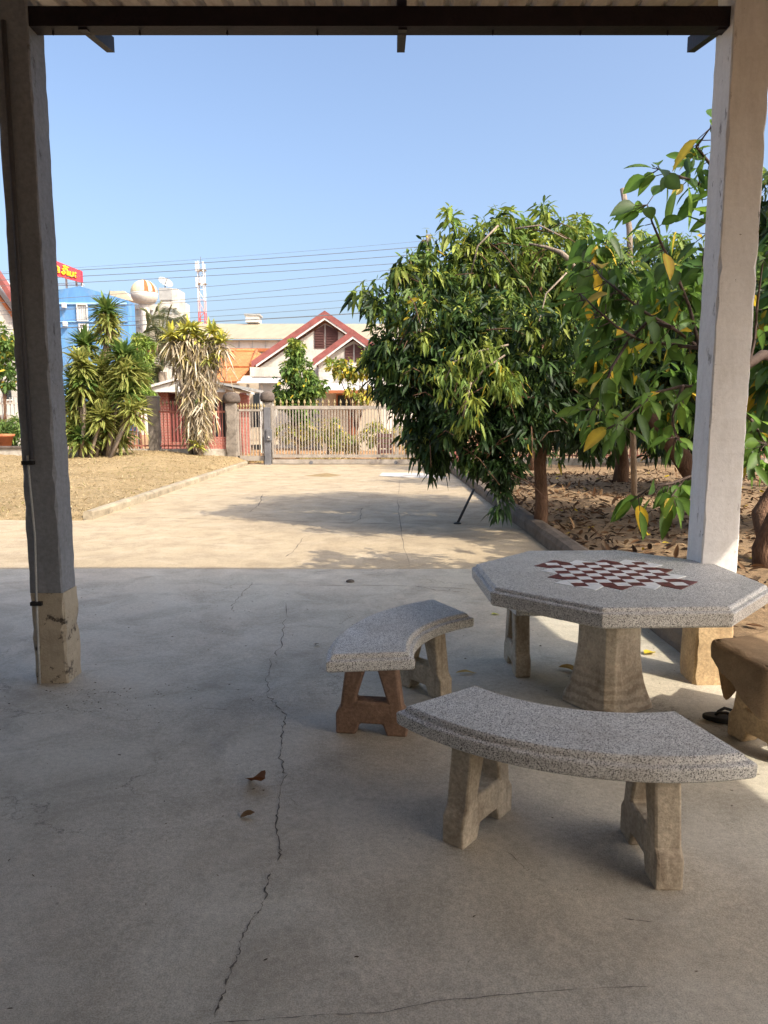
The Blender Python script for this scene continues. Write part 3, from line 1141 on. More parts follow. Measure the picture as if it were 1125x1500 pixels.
def crown_clusters(lobes, n, shell=.55, sub=9):
    L0 = [(np.array(tuple(l[0])), l[1], np.array(l[2] if len(l) > 2 else (1, 1, 1))) for l in lobes]
    if sub:
        L1 = []
        for c, rad, sc_ in L0:
            k = max(3, int(sub * rng.uniform(.8, 1.2)))
            d = nrm(rng.normal(size=(k, 3)))
            for q in range(k):
                L1.append((c + d[q] * rad * sc_ * rng.uniform(.5, .84), rad * rng.uniform(.24, .42), sc_ * np.array([1, 1, .8]), c))
        L1 += [(c, rad * .8, sc_, c - np.array([0, 0, .01])) for c, rad, sc_ in L0]
    else:
        L1 = [(c, rad, sc_, c) for c, rad, sc_ in L0]
    w_ = np.array([l[1] ** 1.7 for l in L1]); w_ = w_ / w_.sum()
    idx = rng.choice(len(L1), n, p=w_)
    d = nrm(rng.normal(size=(n, 3)))
    if sub: shell = .35
    r = shell + (1 - shell) * rng.random(n) ** .6
    r = r * rng.choice([1, 1, 1, 1.12, 1.3], n)
    c = np.array([l[0] for l in L1])[idx]
    rad = np.array([l[1] for l in L1])[idx]
    sc_ = np.array([l[2] for l in L1])[idx]
    par = np.array([l[3] for l in L1])[idx]
    P = c + d * (rad * r)[:, None] * sc_
    return P, nrm(d + .6 * nrm(P - par + 1e-6))


def crown_geo(lobes, n, k=9, L=(.13, .21), asp=.25, droop=.45, young=.2, yell=0., zlo=None, zhi=None, shell=.55, outw=.55, st=((0, .12), (.3, 1), (.7, .78), (1, .02)), spread=.9, pal=None, sub=9):
    P, D = crown_clusters(lobes, n, shell, sub)
    zlo = P[:, 2].min() if zlo is None else zlo
    zhi = P[:, 2].max() if zhi is None else zhi
    h = np.clip((P[:, 2] - zlo) / (zhi - zlo), 0, 1)
    yc = rng.random(n) < young * (h ** 2.2) * 2.2
    base = pick(GREEN if pal is None else pal, n)
    base[yc] = pick(YOUNG, yc.sum())
    PP = np.repeat(P, k, 0) + rng.normal(0, .035, (n * k, 3))
    dd = nrm(np.repeat(D, k, 0) * outw + rng.normal(size=(n * k, 3)) * spread * .6 + np.array([0, 0, -droop]))
    C = np.repeat(base, k, 0) * rng.uniform(.75, 1.25, (n * k, 1))
    if yell:
        q = rng.random(n * k) < yell
        C[q] = pick(YELL, q.sum())
    LL = rng.uniform(*L, n * k) * rng.choice([.6, .85, 1, 1, 1.1, 1.25], n * k)
    return leaf_geo(PP, dd, LL, LL * asp * rng.uniform(.85, 1.2, n * k), C, .3, .3, .9, st, None, .1, 1.35)


def limb(m, a, b, r0, r1, n=6, wob=.06):
    a, b = Vector(a), Vector(b)
    pts, rs = [], []
    ln = (b - a).length
    for k in range(n + 1):
        t = k / n
        p = a.lerp(b, t)
        if 0 < k < n: p += Vector((random.gauss(0, wob), random.gauss(0, wob), random.gauss(0, wob))) * ln * .5
        p.z += .06 * ln * math.sin(math.pi * t)
        pts.append(p); rs.append(r0 + (r1 - r0) * t)
    m.tube(pts, rs, 8)
    return pts


def lob(lst):
    return [(at(u, v, Y), r * Y / FPX) + ((s_,) if s_ else ()) for (u, v, Y, r, s_) in lst]


TG = 'mango trees in the orchard'
# the large mango tree
b = Vector((2.07, 9.3, .03))
tr = thing('mango_tree', 'large rounded mango tree, dark green with bright young leaves, overhanging the driveway', 'tree', b, 0, TG)
m = MB(b)
fork = at(793, 585, 9.5)
tpts = [b + Vector((0, 0, -.1)), b + Vector((.01, 0, .4)), b + Vector((-.02, .05, .9)), at(796, 640, 9.45), fork]
m.tube(tpts, [.105, .085, .08, .078, .075], 10)
lobes = lob([(625, 475, 9.2, 82, 0), (590, 545, 9.3, 50, 0), (612, 575, 9.1, 48, 0), (628, 640, 9.1, 36, 0), (660, 600, 8.9, 55, 0), (580, 500, 9.3, 40, 0), (700, 470, 9.0, 50, 0), (760, 560, 8.8, 55, 0), (820, 570, 9.0, 60, 0), (565, 445, 9.2, 36, 0), (640, 400, 9.6, 55, 0), (720, 405, 9.8, 82, 0), (800, 395, 10., 78, 0), (870, 430, 10.4, 85, 0),
             (690, 545, 9.0, 92, 0), (780, 520, 8.9, 95, 0), (870, 540, 9.4, 90, 0), (625, 600, 9.2, 50, 0), (700, 630, 8.8, 62, 0), (650, 655, 9.0, 34, (.8, .8, 1.0)), (770, 610, 8.8, 66, 0), (850, 625, 9.2, 58, 0),
             (740, 685, 8.6, 28, (.8, .8, 1.5)), (705, 668, 8.7, 24, (.9, .9, 1.2)), (560, 560, 9.5, 22, 0), (690, 372, 9.6, 30, 0), (790, 362, 10.0, 34, 0), (600, 395, 9.3, 22, 0),
             (660, 480, 10.8, 95, 0), (760, 470, 11.2, 115, 0), (840, 500, 11., 110, 0), (700, 560, 10.6, 85, 0)])
for (u, v, Y, r) in ((640, 480, 9.4, .04), (720, 420, 9.8, .045), (790, 390, 10., .045), (690, 540, 9.1, .04), (850, 470, 10., .045), (620, 590, 9.3, .03), (760, 470, 11, .04), (860, 570, 9.4, .03)):
    e = at(u, v, Y)
    pts = limb(m, fork, e, .06, .016)
    for _ in range(4):
        q = e + Vector((random.gauss(0, .4), random.gauss(0, .4), random.gauss(0, .3)))
        limb(m, pts[random.randint(3, 6)], q, .016, .005, 4)
for _ in range(70):
    l = lobes[random.randrange(len(lobes))]
    p0 = l[0] + Vector((random.uniform(-.6, .6), random.uniform(-.8, -.2), random.uniform(-.5, .6))) * l[1]
    d_ = Vector((random.gauss(0, 1), random.gauss(-.5, .5), random.gauss(0, .7))).normalized() * random.uniform(.25, .7)
    m.tube([p0, p0 + d_ * .5 + Vector((0, 0, .04)), p0 + d_ + Vector((0, 0, -.06))], [.009, .007, .004], 5)
m.build('trunk', M['bark'], tr, True)
m = MB(b)
lim = [at(775, 357, 9.3), at(800, 362, 9.3), at(822, 370, 9.2), at(835, 382, 9.2), at(850, 410, 9.5)]
m.tube(lim, [.012, .02, .03, .035, .04], 8)
m.build('bare_branch', M['bark_grey'], tr, True)
for uv in ([(745, 505), (700, 515), (665, 530), (650, 560)], [(740, 520), (710, 540), (690, 565)], [(690, 560), (683, 590), (678, 610)], [(755, 335), (790, 330), (830, 350)], [(730, 330), (700, 360), (690, 400)], [(830, 400), (800, 430), (790, 470)]):
    m = MB(b)
    m.tube([at(u, v, 8.15 if v > 450 else 9.0) for u, v in uv], [.012, .010, .008, .006][:len(uv)], 6)
    m.build('bare_branch', M['bark_grey'], tr, True)
cg = crown_geo(lobes, 6400, 9, (.085, .15), .26, .5, .5, .008)
# hanging pale twig sprays in front
spr = lob([(690, 520, 8.2, 26, 0), (655, 555, 8.15, 18, (1, 1, 1.3)), (690, 590, 8.15, 22, (.8, .8, 1.5)), (720, 525, 8.2, 22, 0), (740, 560, 8.2, 20, 0)])
cg2 = crown_geo(spr, 80, 8, (.08, .13), .25, .8, .55, .02, -3, -1, sub=0)
# stray shoots at the outline
sh_ = lob([(527, 432, 9.2, 12, 0), (585, 397, 9.2, 10, 0), (660, 330, 9.5, 14, (.7, .7, 1.4)), (632, 345, 9.5, 12, 0), (795, 318, 10, 14, 0), (850, 335, 10.2, 14, 0), (735, 735, 8.6, 12, (.7, .7, 1.6)), (640, 680, 9., 12, 0), (545, 520, 9.3, 12, 0), (740, 325, 9.8, 16, 0)])
cg3 = crown_geo(sh_, 90, 9, (.12, .2), .25, .6, .5, .0, sub=0)
leaf_obj('crown', [cg, cg2, cg3], M['leaf'], tr, b)

# the mango trees further back
for (bx, by, tops, lobs, n, lab) in (
        (5.27, 15.8, (905, 560), [(905, 450, 14.5, 95, 0), (985, 430, 14.5, 90, 0), (1040, 480, 14.6, 90, 0), (940, 540, 14.3, 95, 0), (1020, 570, 14.3, 85, 0), (880, 570, 15, 70, 0), (960, 385, 15, 50, 0), (860, 630, 15, 40, 0), (960, 620, 14.5, 60, 0)], 1500, 'mango tree with a short dark trunk, behind the leafy branches near the white post'),
        (8.9, 14.6, (1125, 520), [(1110, 430, 13.5, 120, 0), (1180, 500, 13.5, 120, 0), (1110, 560, 13.2, 90, 0), (1080, 620, 13.5, 50, 0), (1200, 400, 14, 120, 0)], 1100, 'dense mango tree showing right of the white post'),
        (6.9, 8.7, (1300, 520), [(1150, 430, 8.4, 90, 0), (1190, 330, 8.6, 110, 0), (1230, 480, 8.4, 130, 0), (1300, 380, 8.8, 160, 0), (1160, 540, 8.2, 60, 0), (1340, 520, 8.6, 140, 0), (1400, 400, 8.2, 160, 0), (1180, 240, 8.6, 60, 0), (1300, 250, 8.6, 120, 0)], 1300, 'mango tree at the right edge of the view, beyond the broad-leaved tree'),
        (4.1, 19.6, (790, 600), [(790, 520, 20, 95, 0), (720, 560, 20, 60, 0), (850, 560, 20, 80, 0), (930, 560, 21, 90, 0), (740, 620, 20, 45, 0), (820, 630, 20, 45, 0)], 900, 'far dark mango tree behind the large one near the gate'),
        (10.5, 22., (990, 590), [(1000, 560, 22, 100, 0), (1080, 560, 22, 100, 0), (930, 600, 22, 60, 0), (1050, 625, 22, 45, 0), (1150, 580, 22, 100, 0)], 900, 'farthest dark mango tree at the end of the orchard')):
    b = Vector((bx, by, .03))
    tr = thing('mango_tree', lab, 'tree', b, 0, TG)
    lobes = lob(lobs)
    m = MB(b)
    fk = Vector((bx + random.gauss(0, .1), by, 1.5))
    m.tube([b + Vector((0, 0, -.1)), b + Vector((.03, 0, .5)), b + Vector((-.03, .02, 1.0)), fk], [.2, .15, .14, .13], 10)
    for l in lobes[:6]: limb(m, fk, l[0], .08, .02)
    m.build('trunk', M['bark'], tr, True)
    leaf_obj('crown', [crown_geo(lobes, n, 8, (.16, .26), .27, .45, .36, .01)], M['leaf'], tr, b)

# leaning brown tree behind the white post
b = Vector((4.35, 9.5, .03))
tr = thing('leaning_tree', 'brown trunk leaning left behind the white post', 'tree', b, 0, None)
m = MB(b)
m.tube([b + Vector((0, 0, -.1)), at(1032, 720, 9.4), at(1005, 680, 9.4), at(975, 635, 9.4), at(950, 600, 9.5), at(935, 560, 9.8)], [.17, .14, .13, .12, .10, .06], 10)
m.tube([at(975, 635, 9.4), at(985, 600, 9.6), at(1000, 555, 9.8)], [.08, .06, .04], 8)
m.build('trunk', M['bark'], tr, True)
lobes = lob([(950, 545, 9.8, 50, 0), (1005, 540, 10, 55, 0), (920, 590, 10, 40, 0), (900, 640, 10, 26, (.9, .9, 1.2)), (980, 500, 10.2, 55, 0)])
leaf_obj('crown', [crown_geo(lobes, 330, 8, (.14, .22), .27, .5, .3, .02)], M['leaf'], tr, b)

# ------------------------------------------------------------------ broad-leaved tree beside the porch (its branches reach in front of the mango)
b = Vector((3.72, 6.75, .03))
nb_ = thing('broad_leaved_tree', 'crooked tree right of the white post, broad green and yellow leaves on thin dark twigs', 'tree', b)
m = MB(b)
tk = [b + Vector((0, 0, -.1)), Vector((3.66, 6.75, .25)), Vector((3.76, 6.7, .6)), Vector((3.98, 6.6, 1.0)), Vector((3.85, 6.3, 1.6)), Vector((3.3, 5.9, 2.0))]
m.tube(tk, [.13, .10, .095, .09, .085, .06], 10)
m.tube([Vector((3.9, 6.9, -.05)), Vector((3.98, 7.4, .5)), Vector((4.5, 7.6, 1.2)), Vector((4.9, 7.6, 2.2))], [.12, .11, .1, .06], 10)
m.build('trunk', M['bark'], nb_, True)
tw = MB(b)
hub = at(1060, 560, 5.6)
tw.tube([tk[-1], Vector((3.0, 5.75, 2.0)), hub], [.05, .04, .032], 8)
branches = [
    (5.2, [(1060, 560), (1025, 510), (985, 480), (940, 455), (905, 425), (880, 405), (868, 385)]),
    (5.2, [(1025, 510), (1010, 450), (990, 400), (970, 360), (955, 325), (948, 300)]),
    (5.1, [(1060, 320), (1045, 280), (1015, 265), (985, 255), (965, 248)]),
    (5.1, [(1062, 330), (1040, 240), (1020, 215), (1040, 188)]),
    (5.0, [(1025, 510), (985, 505), (940, 500), (905, 480), (870, 450), (850, 430)]),
    (5.3, [(1055, 570), (1000, 565), (960, 575), (925, 605), (905, 620)]),
    (5.0, [(985, 480), (950, 470), (920, 500), (895, 540), (880, 580), (868, 600)]),
    (4.9, [(1062, 640), (1030, 690), (985, 708), (955, 712), (935, 728)]),
    (5.0, [(1030, 695), (1015, 700), (1000, 705), (985, 725)]),
    (5.4, [(1060, 560), (1040, 430), (1030, 380), (1040, 330), (1050, 310)]),
    (5.4, [(1090, 560), (1105, 500), (1110, 440), (1118, 380)]),
    (5.4, [(1085, 600), (1105, 620), (1115, 640), (1122, 650)]),
    (5.3, [(1000, 565), (985, 610), (990, 640)]),
]
LP, LD, LL = [], [], []
for Y, uv in branches:
    pts = [at(u, v, Y + .25 * math.sin(i * 1.3)) for i, (u, v) in enumerate(uv)]
    n = len(pts)
    tw.tube(pts, [.016 * (1 - .75 * i / (n - 1)) for i in range(n)], 6)
    for i in range(1, n):
        cnt = 6 if i < n - 1 else 9
        if i == 1: cnt = 4
        for _ in range(cnt):
            t = random.random()
            p = pts[i - 1].lerp(pts[i], t) if i < n - 1 or random.random() < .3 else pts[i]
            tang = (pts[i] - pts[i - 1]).normalized()
            side = Vector((random.gauss(0, 1), random.gauss(0, .8), random.gauss(0, .6)))
            d = (tang * .5 + side * .65 + Vector((-.15, -.1, -.4))).normalized()
            # a short stalk
            q = p + d * random.uniform(.03, .12)
            tw.tube([p, q], .003, 4)
            LP.append(tuple(q)); LD.append(tuple(d)); LL.append(random.uniform(.10, .20))
tw.build('branch', M['twig'], nb_, True)
N = len(LP)
C = pick(np.array([(.05, .105, .02), (.07, .14, .025), (.10, .18, .03)]), N)
q = rng.random(N) < .07
C[q] = pick(YELL, q.sum())
stb = ((0, .04), (.06, .3), (.2, .78), (.38, 1), (.58, .95), (.78, .66), (.92, .28), (1, .02))
LLa = np.array(LL)
bgv = leaf_geo(np.array(LP), np.array(LD), LLa, LLa * rng.uniform(.44, .58, N), C, .3, .3, .7, stb, None, .18, 1.6)
# fuller crown to the right, out past the post
lobes = [(Vector((4.3, 6.6, 3.1)), .95), (Vector((3.7, 6.2, 2.5)), .7), (Vector((4.9, 7.4, 2.4)), .8), (Vector((3.6, 6.6, 1.9)), .45), (Vector((4.9, 6.4, 3.6)), .9)]
fl = lob([(930, 450, 5.9, 62, 0), (880, 400, 5.8, 44, 0), (895, 520, 5.8, 48, 0), (985, 430, 5.9, 60, 0), (995, 370, 5.9, 40, 0), (955, 600, 6.0, 42, 0), (1015, 240, 5.3, 30, 0), (870, 570, 5.8, 30, 0), (870, 350, 5.9, 26, 0), (990, 560, 6.0, 50, 0), (1085, 620, 5.6, 34, 0), (880, 620, 5.8, 24, (.8, .8, 1.4)), (1110, 680, 5.6, 24, 0)])
bg3 = crown_geo(fl, 150, 5, (.09, .17), .42, .8, .0, .045, st=stb, pal=np.array([(.05, .105, .02), (.07, .14, .025), (.09, .17, .03), (.04, .085, .018)]), sub=4)
bg2 = crown_geo(lobes, 330, 5, (.15, .25), .40, .5, .15, .12, st=stb, pal=np.array([(.05, .105, .02), (.07, .14, .025), (.04, .09, .02)]))
leaf_obj('crown', [bgv, bg3, bg2], M['bigleaf'], nb_, b)
# bare light stick poking out above the crown
pk = MB()
a, c = at(922, 335, 13.5), at(912, 276, 13.5)
po = thing('grey_stick', 'bare grey stick poking up above the leaves, left of the white post', 'stick', Vector((a.x + .3, 13.5, .05)))
pk = MB(po.location); pk.tube([Vector((a.x + .35, 13.6, 0)), a, c], [.06, .055, .05], 8); pk.build('shaft', M['bark_grey'], po, True)

# leaf litter, twigs and dry grass
N = 7000
x = 2.2 + 10 * rng.random(N) ** 1.3
y = 2.5 + 16 * rng.random(N)
P = np.stack([x, y, dirt_h(x, y) * np.clip((x - 2.1) / .5, .35, 1) + .012], -1)
D = np.stack([rng.normal(size=N), rng.normal(size=N), rng.normal(.1, .25, N)], -1)
LP_ = np.array([(.15, .085, .045), (.20, .12, .065), (.10, .062, .038), (.27, .19, .11), (.07, .047, .03), (.05, .035, .025)])
C = pick(LP_, N)
q = rng.random(N) < .012
C[q] = pick(YELL, q.sum())
LLa = rng.uniform(.07, .17, N)
tag(leaf_obj('leaf_litter', [leaf_geo(P, D, LLa, LLa * .33, C, .0, .6, .5, bendvar=.25)], M['dryleaf'], None, (0, 0, 0)), kind='stuff')

N = 42000
x = KX0 - .1 - 16 * rng.random(N) ** 1.2
y = 10.6 + 12.4 * rng.random(N)
P = np.stack([x, y, lawn_h(x, y) - .005], -1)
D = np.stack([rng.normal(size=N), rng.normal(size=N), np.abs(rng.normal(.25, .35, N))], -1)
C = pick(np.array([(.41, .32, .18), (.36, .275, .145), (.28, .215, .11), (.46, .37, .23)]), N)
q = rng.random(N) < .05 + .25 * ((np.sin(x * 1.1 + 2) * np.sin(y * .8)) > .75)
C[q] = pick(np.array([(.16, .17, .05), (.22, .22, .07)]), q.sum())
LLa = rng.uniform(.03, .11, N) * (1 + .9 * (np.sin(x * 3.1 + y) * np.sin(y * 2.3 - x) > .55))
tag(leaf_obj('dry_grass', [leaf_geo(P, D, LLa, rng.uniform(.006, .014, N), C, .2, .2, .5)], M['dryleaf'], None, (0, 0, 0)), kind='stuff')
N = 1500
x = np.concatenate([rng.normal(-7.0, .45, N // 2), rng.normal(-9.8, 1.6, N - N // 2)])
y = np.concatenate([rng.normal(11.1, .25, N // 2), rng.normal(11.3, .5, N - N // 2)])
y = np.maximum(y, 10.6)
P = np.stack([x, y, lawn_h(x, y)], -1)
D = np.stack([rng.normal(size=N), rng.normal(size=N), np.abs(rng.normal(.6, .4, N))], -1)
C = pick(np.array([(.16, .20, .05), (.26, .26, .08), (.40, .34, .13)]), N)
LLa = rng.uniform(.05, .14, N)
tag(leaf_obj('low_weeds', [leaf_geo(P, D, LLa, LLa * .16, C, .3, .2, .6)], M['dryleaf'], None, (0, 0, 0)), kind='stuff')

# ------------------------------------------------------------------ front boundary: gates, pillars, fence
GY = 23.5


def px(u, Y=GY): return at(u, 600, Y).x
def pz(v, Y=GY): return at(562, v, Y).z


def pillar(u, Y, wdt, label, v_top=590, capr=.3, z0=-.05):
    x = px(u, Y)
    t = thing('gate_pillar', label, 'pillar', (x, Y, 0), 0, 'capped pillars at the small gate')
    m = MB(t.location)
    zt = pz(v_top, Y)
    post_mesh(m, x - wdt / 2, x + wdt / 2, Y - wdt / 2, Y + wdt / 2, z0, zt, .2, .02, .008)
    m.build('shaft', M['pillar'], t)
    m = MB(t.location)
    m.lathe((x, Y, zt + .002), [(capr * .6, 0), (capr * .95, .03), (capr, .10), (capr * .98, .20), (capr * .85, .29), (capr * .5, .35), (.05, .37)], 20)
    m.build('cap', M['pillar_cap'], t, True)
    return t


pillar(339.5, GY, .36, 'thick stained pillar with round dark cap, left of the small gate', 591, .29)
pillar(392, GY + .75, .30, 'pillar with round cap, between the small gate and wide gate', 589, .25)


def rail(m, x0, x1, z, h=.05, d=.05, Y=GY):
    m.box(x0, x1, Y - d / 2, Y + d / 2, z - h / 2, z + h / 2)


def spear(m, x, Y, z, h, r):
    m.lathe((x, Y, z), [(r * .55, 0), (r * .55, h * .3), (r * 1.25, h * .45), (r * .8, h * .7), (.002, h)], 6)


# small gate
gx0, gx1 = px(347), px(388)
ga = thing('pedestrian_gate', 'narrow grey barred gate between the two capped pillars', 'gate', ((gx0 + gx1) / 2, GY, 0))
o = ga.location
m = MB(o)
zt, zb = pz(601), .12
rail(m, gx0, gx1, zt, .07); rail(m, gx0, gx1, zb + .08, .16)
m.box(gx0, gx0 + .06, GY - .025, GY + .025, .02, zt + .03); m.box(gx1 - .06, gx1, GY - .025, GY + .025, .02, zt + .03)
m.build('frame', M['galv'], ga)
m = MB(o)
n = 9
for k in range(1, n):
    x = gx0 + (gx1 - gx0) * k / n
    m.box(x - .014, x + .014, GY - .012, GY + .012, zb + .16, zt - .035)
m.build('bars', M['galv'], ga)
for k in range(0, n + 1, 1):
    x = gx0 + .03 + (gx1 - gx0 - .06) * k / n
    m = MB(o); spear(m, x, GY, zt + .036, .2, .03); m.build('spear_tip', M['gold'], ga)
# dark steel latch post
x0 = px(392)
lt = thing('latch_post', 'dark steel upright with a lock box, at the left end of the wide gate', 'post', (x0, GY - .1, 0))
m = MB(lt.location); m.box(x0 - .10, x0 + .10, GY - .2, GY - .02, -.02, pz(597)); m.build('upright', M['galv_dark'], lt, bevel=.01)
m = MB(lt.location); m.box(x0 - .02, x0 + .16, GY - .26, GY - .205, pz(645), pz(628)); m.build('lock_box', M['galv_dark'], lt, bevel=.01)
m = MB(lt.location); m.lathe((x0 + .06, GY - .275, pz(641)), [(.02, 0), (.03, .02), (.02, .04)], 8); m.build('padlock', M['whitem'], lt)

# sliding gate
gx0, gx1 = px(398), 2.25
sg = thing('sliding_gate', 'wide silver grey barred sliding gate with gold spear tips across the drive', 'gate', ((gx0 + gx1) / 2, GY, 0))
o = sg.location
zt = pz(597)
m = MB(o)
rail(m, gx0, gx1, zt, .11, .06)
rail(m, gx0, gx1, pz(668), .10, .06)
rail(m, gx0, gx1, pz(676), .14, .08)
for x in (gx0 + .03, px(582), gx1 - .03): m.box(x - .03, x + .03, GY - .034, GY + .034, pz(668), zt - .056)
m.build('frame', M['galv'], sg)
m = MB(o)
n = int((gx1 - gx0) / .098)
for k in range(1, n):
    x = gx0 + (gx1 - gx0) * k / n
    m.box(x - .017, x + .017, GY - .012, GY + .012, pz(668) + .051, zt - .056)
m.build('bars', M['galv'], sg)
for k in range(int((gx1 - gx0) / .196)):
    m = MB(o); spear(m, gx0 + .1 + k * .196, GY, zt + .056, .22, .034); m.build('spear_tip', M['gold'], sg)
for u in (455, 580):
    m = MB(o)
    m.tube([(px(u) - .0, GY - .06, .06), (px(u), GY + .06, .06)], .06, 14)
    m.build('roller', M['galv_dark'], sg)
m = MB((0, 0, 0)); m.box(gx0 - .2, gx1, GY - .05, GY + .05, -.01, .004); tag(m.build('gate_track', M['galv_dark'], sg))
sg.children[-1].location = -o
# big pillar at the closing end, under the tree
t = thing('brick_pillar', 'reddish pillar at the far end of the wide gate, beside the mango leaves', 'pillar', (2.45, GY + .2, 0))
m = MB(t.location); post_mesh(m, 2.27, 2.63, GY, GY + .4, -.05, 2.0, .2, .015, .004); m.build('shaft', M['salmon'], t)
m = MB(t.location); m.box(2.22, 2.68, GY - .05, GY + .45, 2.0, 2.1); m.build('cap', M['pillar_cap'], t, bevel=.02)


def fence(x0, x1, label, zbase, Y=GY, mat=None, group='barred fence sections along the front boundary'):
    mat = mat or M['salmon']
    t = thing('barred_fence', label, 'fence', ((x0 + x1) / 2, Y, zbase), 0, group)
    o = t.location
    zt = pz(603, 23.5)
    m = MB(o); m.box(x0, x1, Y - .09, Y + .09, -.1, zbase + .09); m.build('base_wall', M['basewall'], t, bevel=.01)
    m = MB(o); rail(m, x0, x1, zt, .06, .04, Y); m.build('rail', mat, t)
    m = MB(o); rail(m, x0, x1, zbase + .19, .05, .04, Y); m.build('rail', mat, t)
    m = MB(o)
    n = int((x1 - x0) / .125)
    for k in range(1, n):
        x = x0 + (x1 - x0) * k / n
        m.box(x - .014, x + .014, Y - .01, Y + .01, zbase + .092, zt - .031)
        m.box(x - .012, x + .012, Y - .01, Y + .01, zt + .031, zt + .2)
    m.build('bars', mat, t)
    m = MB(o)
    for k in range(1, n):
        spear(m, x0 + (x1 - x0) * k / n, Y, zt + .202, .16, .03)
    m.build('spear_tips', M['gold'], t)
    return t


ZB = .42
fence(px(233), px(331), 'salmon barred fence section behind the drooping dry plant', ZB)
fence(px(158), px(216), 'salmon barred fence section between dracaena clump and leaf-shadowed fence post', ZB)
fence(px(60), px(142), 'salmon barred fence section hidden behind the dracaena clump', ZB)
fence(2.7, 9, 'barred fence section beyond the mango trees', .1)
fence(9.3, 17, 'last barred fence section at the orchard end', .1)
for u, lab in ((225, 'dark weathered fence post with leaf shadows, left of the dry plant'), (150, 'fence post behind the dracaena clump')):
    x = px(u)
    t = thing('fence_post', lab, 'post', (x, GY, ZB), 0, 'posts of the barred fence')
    m = MB(t.location); post_mesh(m, x - .17, x + .17, GY - .17, GY + .17, 0, pz(583), .2, .02, .008); m.build('shaft', M['pillar'], t)
    m = MB(t.location); m.box(x - .19, x + .19, GY - .19, GY + .19, pz(583), pz(583) + .06); m.build('cap', M['pillar'], t, bevel=.015)

# low planter wall, pot and white fence at the far left
pw = thing('planter_wall', 'low pale garden wall with dark coping left of the porch post', 'wall', (-14, 21.5, 0))
m = MB(pw.location); m.box(-22, px(48, 21.5), 21.4, 21.6, 0, pz(657, 21.5)); m.build('wall', M['basewall'], pw, bevel=.01)
m = MB(pw.location); m.box(-22, px(49, 21.5), 21.35, 21.65, pz(657, 21.5), pz(653.5, 21.5)); m.build('coping', M['pillar_cap'], pw, bevel=.01)
x = px(4, 22.2)
ptt = thing('flower_pot', 'terracotta pot behind the low wall at the left edge', 'pot', (x, 22.2, .4))
m = MB(ptt.location)
m.lathe((x, 22.2, pz(654, 22.2)), [(.17, 0), (.25, .30), (.29, .31), (.30, .38), (.25, .385), (.22, .30)], 20)
m.build('pot', M['terracotta'], ptt, True)
x = px(10, 29)
wf = thing('white_fence', 'white bar fence in front of the pale house at the left edge', 'fence', (x, 29, .3))
m = MB(wf.location)
for k in range(46):
    xx = px(-60, 29) + k * .16
    m.box(xx - .015, xx + .015, 28.98, 29.02, .3, pz(582, 29))
m.build('bars', M['acgrey'], wf)
m = MB(wf.location); m.box(px(-60, 29), px(70, 29), 28.95, 28.975, pz(592, 29), pz(590, 29)); m.box(px(-60, 29), px(70, 29), 28.9, 29.1, .0, pz(608, 29)); m.build('rail_and_base', M['white'], wf)

# ------------------------------------------------------------------ plants along the fence
STRAP = ((0, .5), (.2, .9), (.5, 1), (.8, .65), (1, .03))


def rosette(c, n, L, W, pal, up=.35, bend=.55, edge=None, lo=-.5, hi=.95):
    a = rng.uniform(0, 2 * np.pi, n)
    e = rng.uniform(lo, hi, n)
    D = np.stack([np.cos(a) * np.cos(e), np.sin(a) * np.cos(e), np.sin(e) + up * 0], -1)
    P = np.array(tuple(c))[None] + rng.normal(0, .03, (n, 3))
    LLx = rng.uniform(L * .7, L * 1.1, n)
    return leaf_geo(P, D, LLx, np.full(n, W), pick(pal, n), bend, .35, .2, STRAP, edge, .12)


DR = np.array([(.07, .13, .03), (.11, .18, .04), (.16, .22, .05)])
DRE = np.array((.42, .40, .12))
b = Vector((px(122, 21.3), 21.3, .36))
dc = thing('dracaena_clump', 'tall clump of green and yellow strap-leaved dracaenas beside the left porch post', 'plant', b)
m = MB(b)
heads = [(157, 455), (158, 480), (125, 505), (118, 530), (180, 520), (185, 545), (120, 560), (140, 590), (165, 600), (125, 615), (190, 575), (150, 540), (110, 590), (172, 560), (112, 560), (135, 635), (160, 625), (105, 630), (200, 540), (195, 600), (145, 560), (155, 585), (108, 610), (175, 635), (120, 640), (150, 610)]
geos = []
for i, (u, v) in enumerate(heads):
    Y = 21.3 + random.uniform(-.6, .5)
    c = at(u, v, Y)
    foot = Vector((b.x + (c.x - b.x) * .55 + random.gauss(0, .1), Y + random.gauss(0, .1), .3))
    if v < 625: m.tube([foot, foot.lerp(c, .5) + Vector((random.gauss(0, .08), 0, 0)), c], [.06, .05, .04], 7)
    geos.append(rosette(c, 95, .66, .10, DR, lo=-.3, hi=1.3, bend=.22, edge=DRE if i % 2 else None))
    geos.append(rosette(c - Vector((0, 0, .18)), 60, .60, .08, DR, lo=-.7, hi=.5, bend=.3, edge=DRE))
    if i in (0, 1, 7):
        geos.append(rosette(c - Vector((0, 0, .5)), 30, .5, .05, np.array([(.36, .29, .18), (.28, .2, .12)]), lo=-1.3, hi=-.3, bend=.4))
m.build('stem', M['bark_grey'], dc, True)
leaf_obj('foliage', geos, M['leaf'], dc, b)

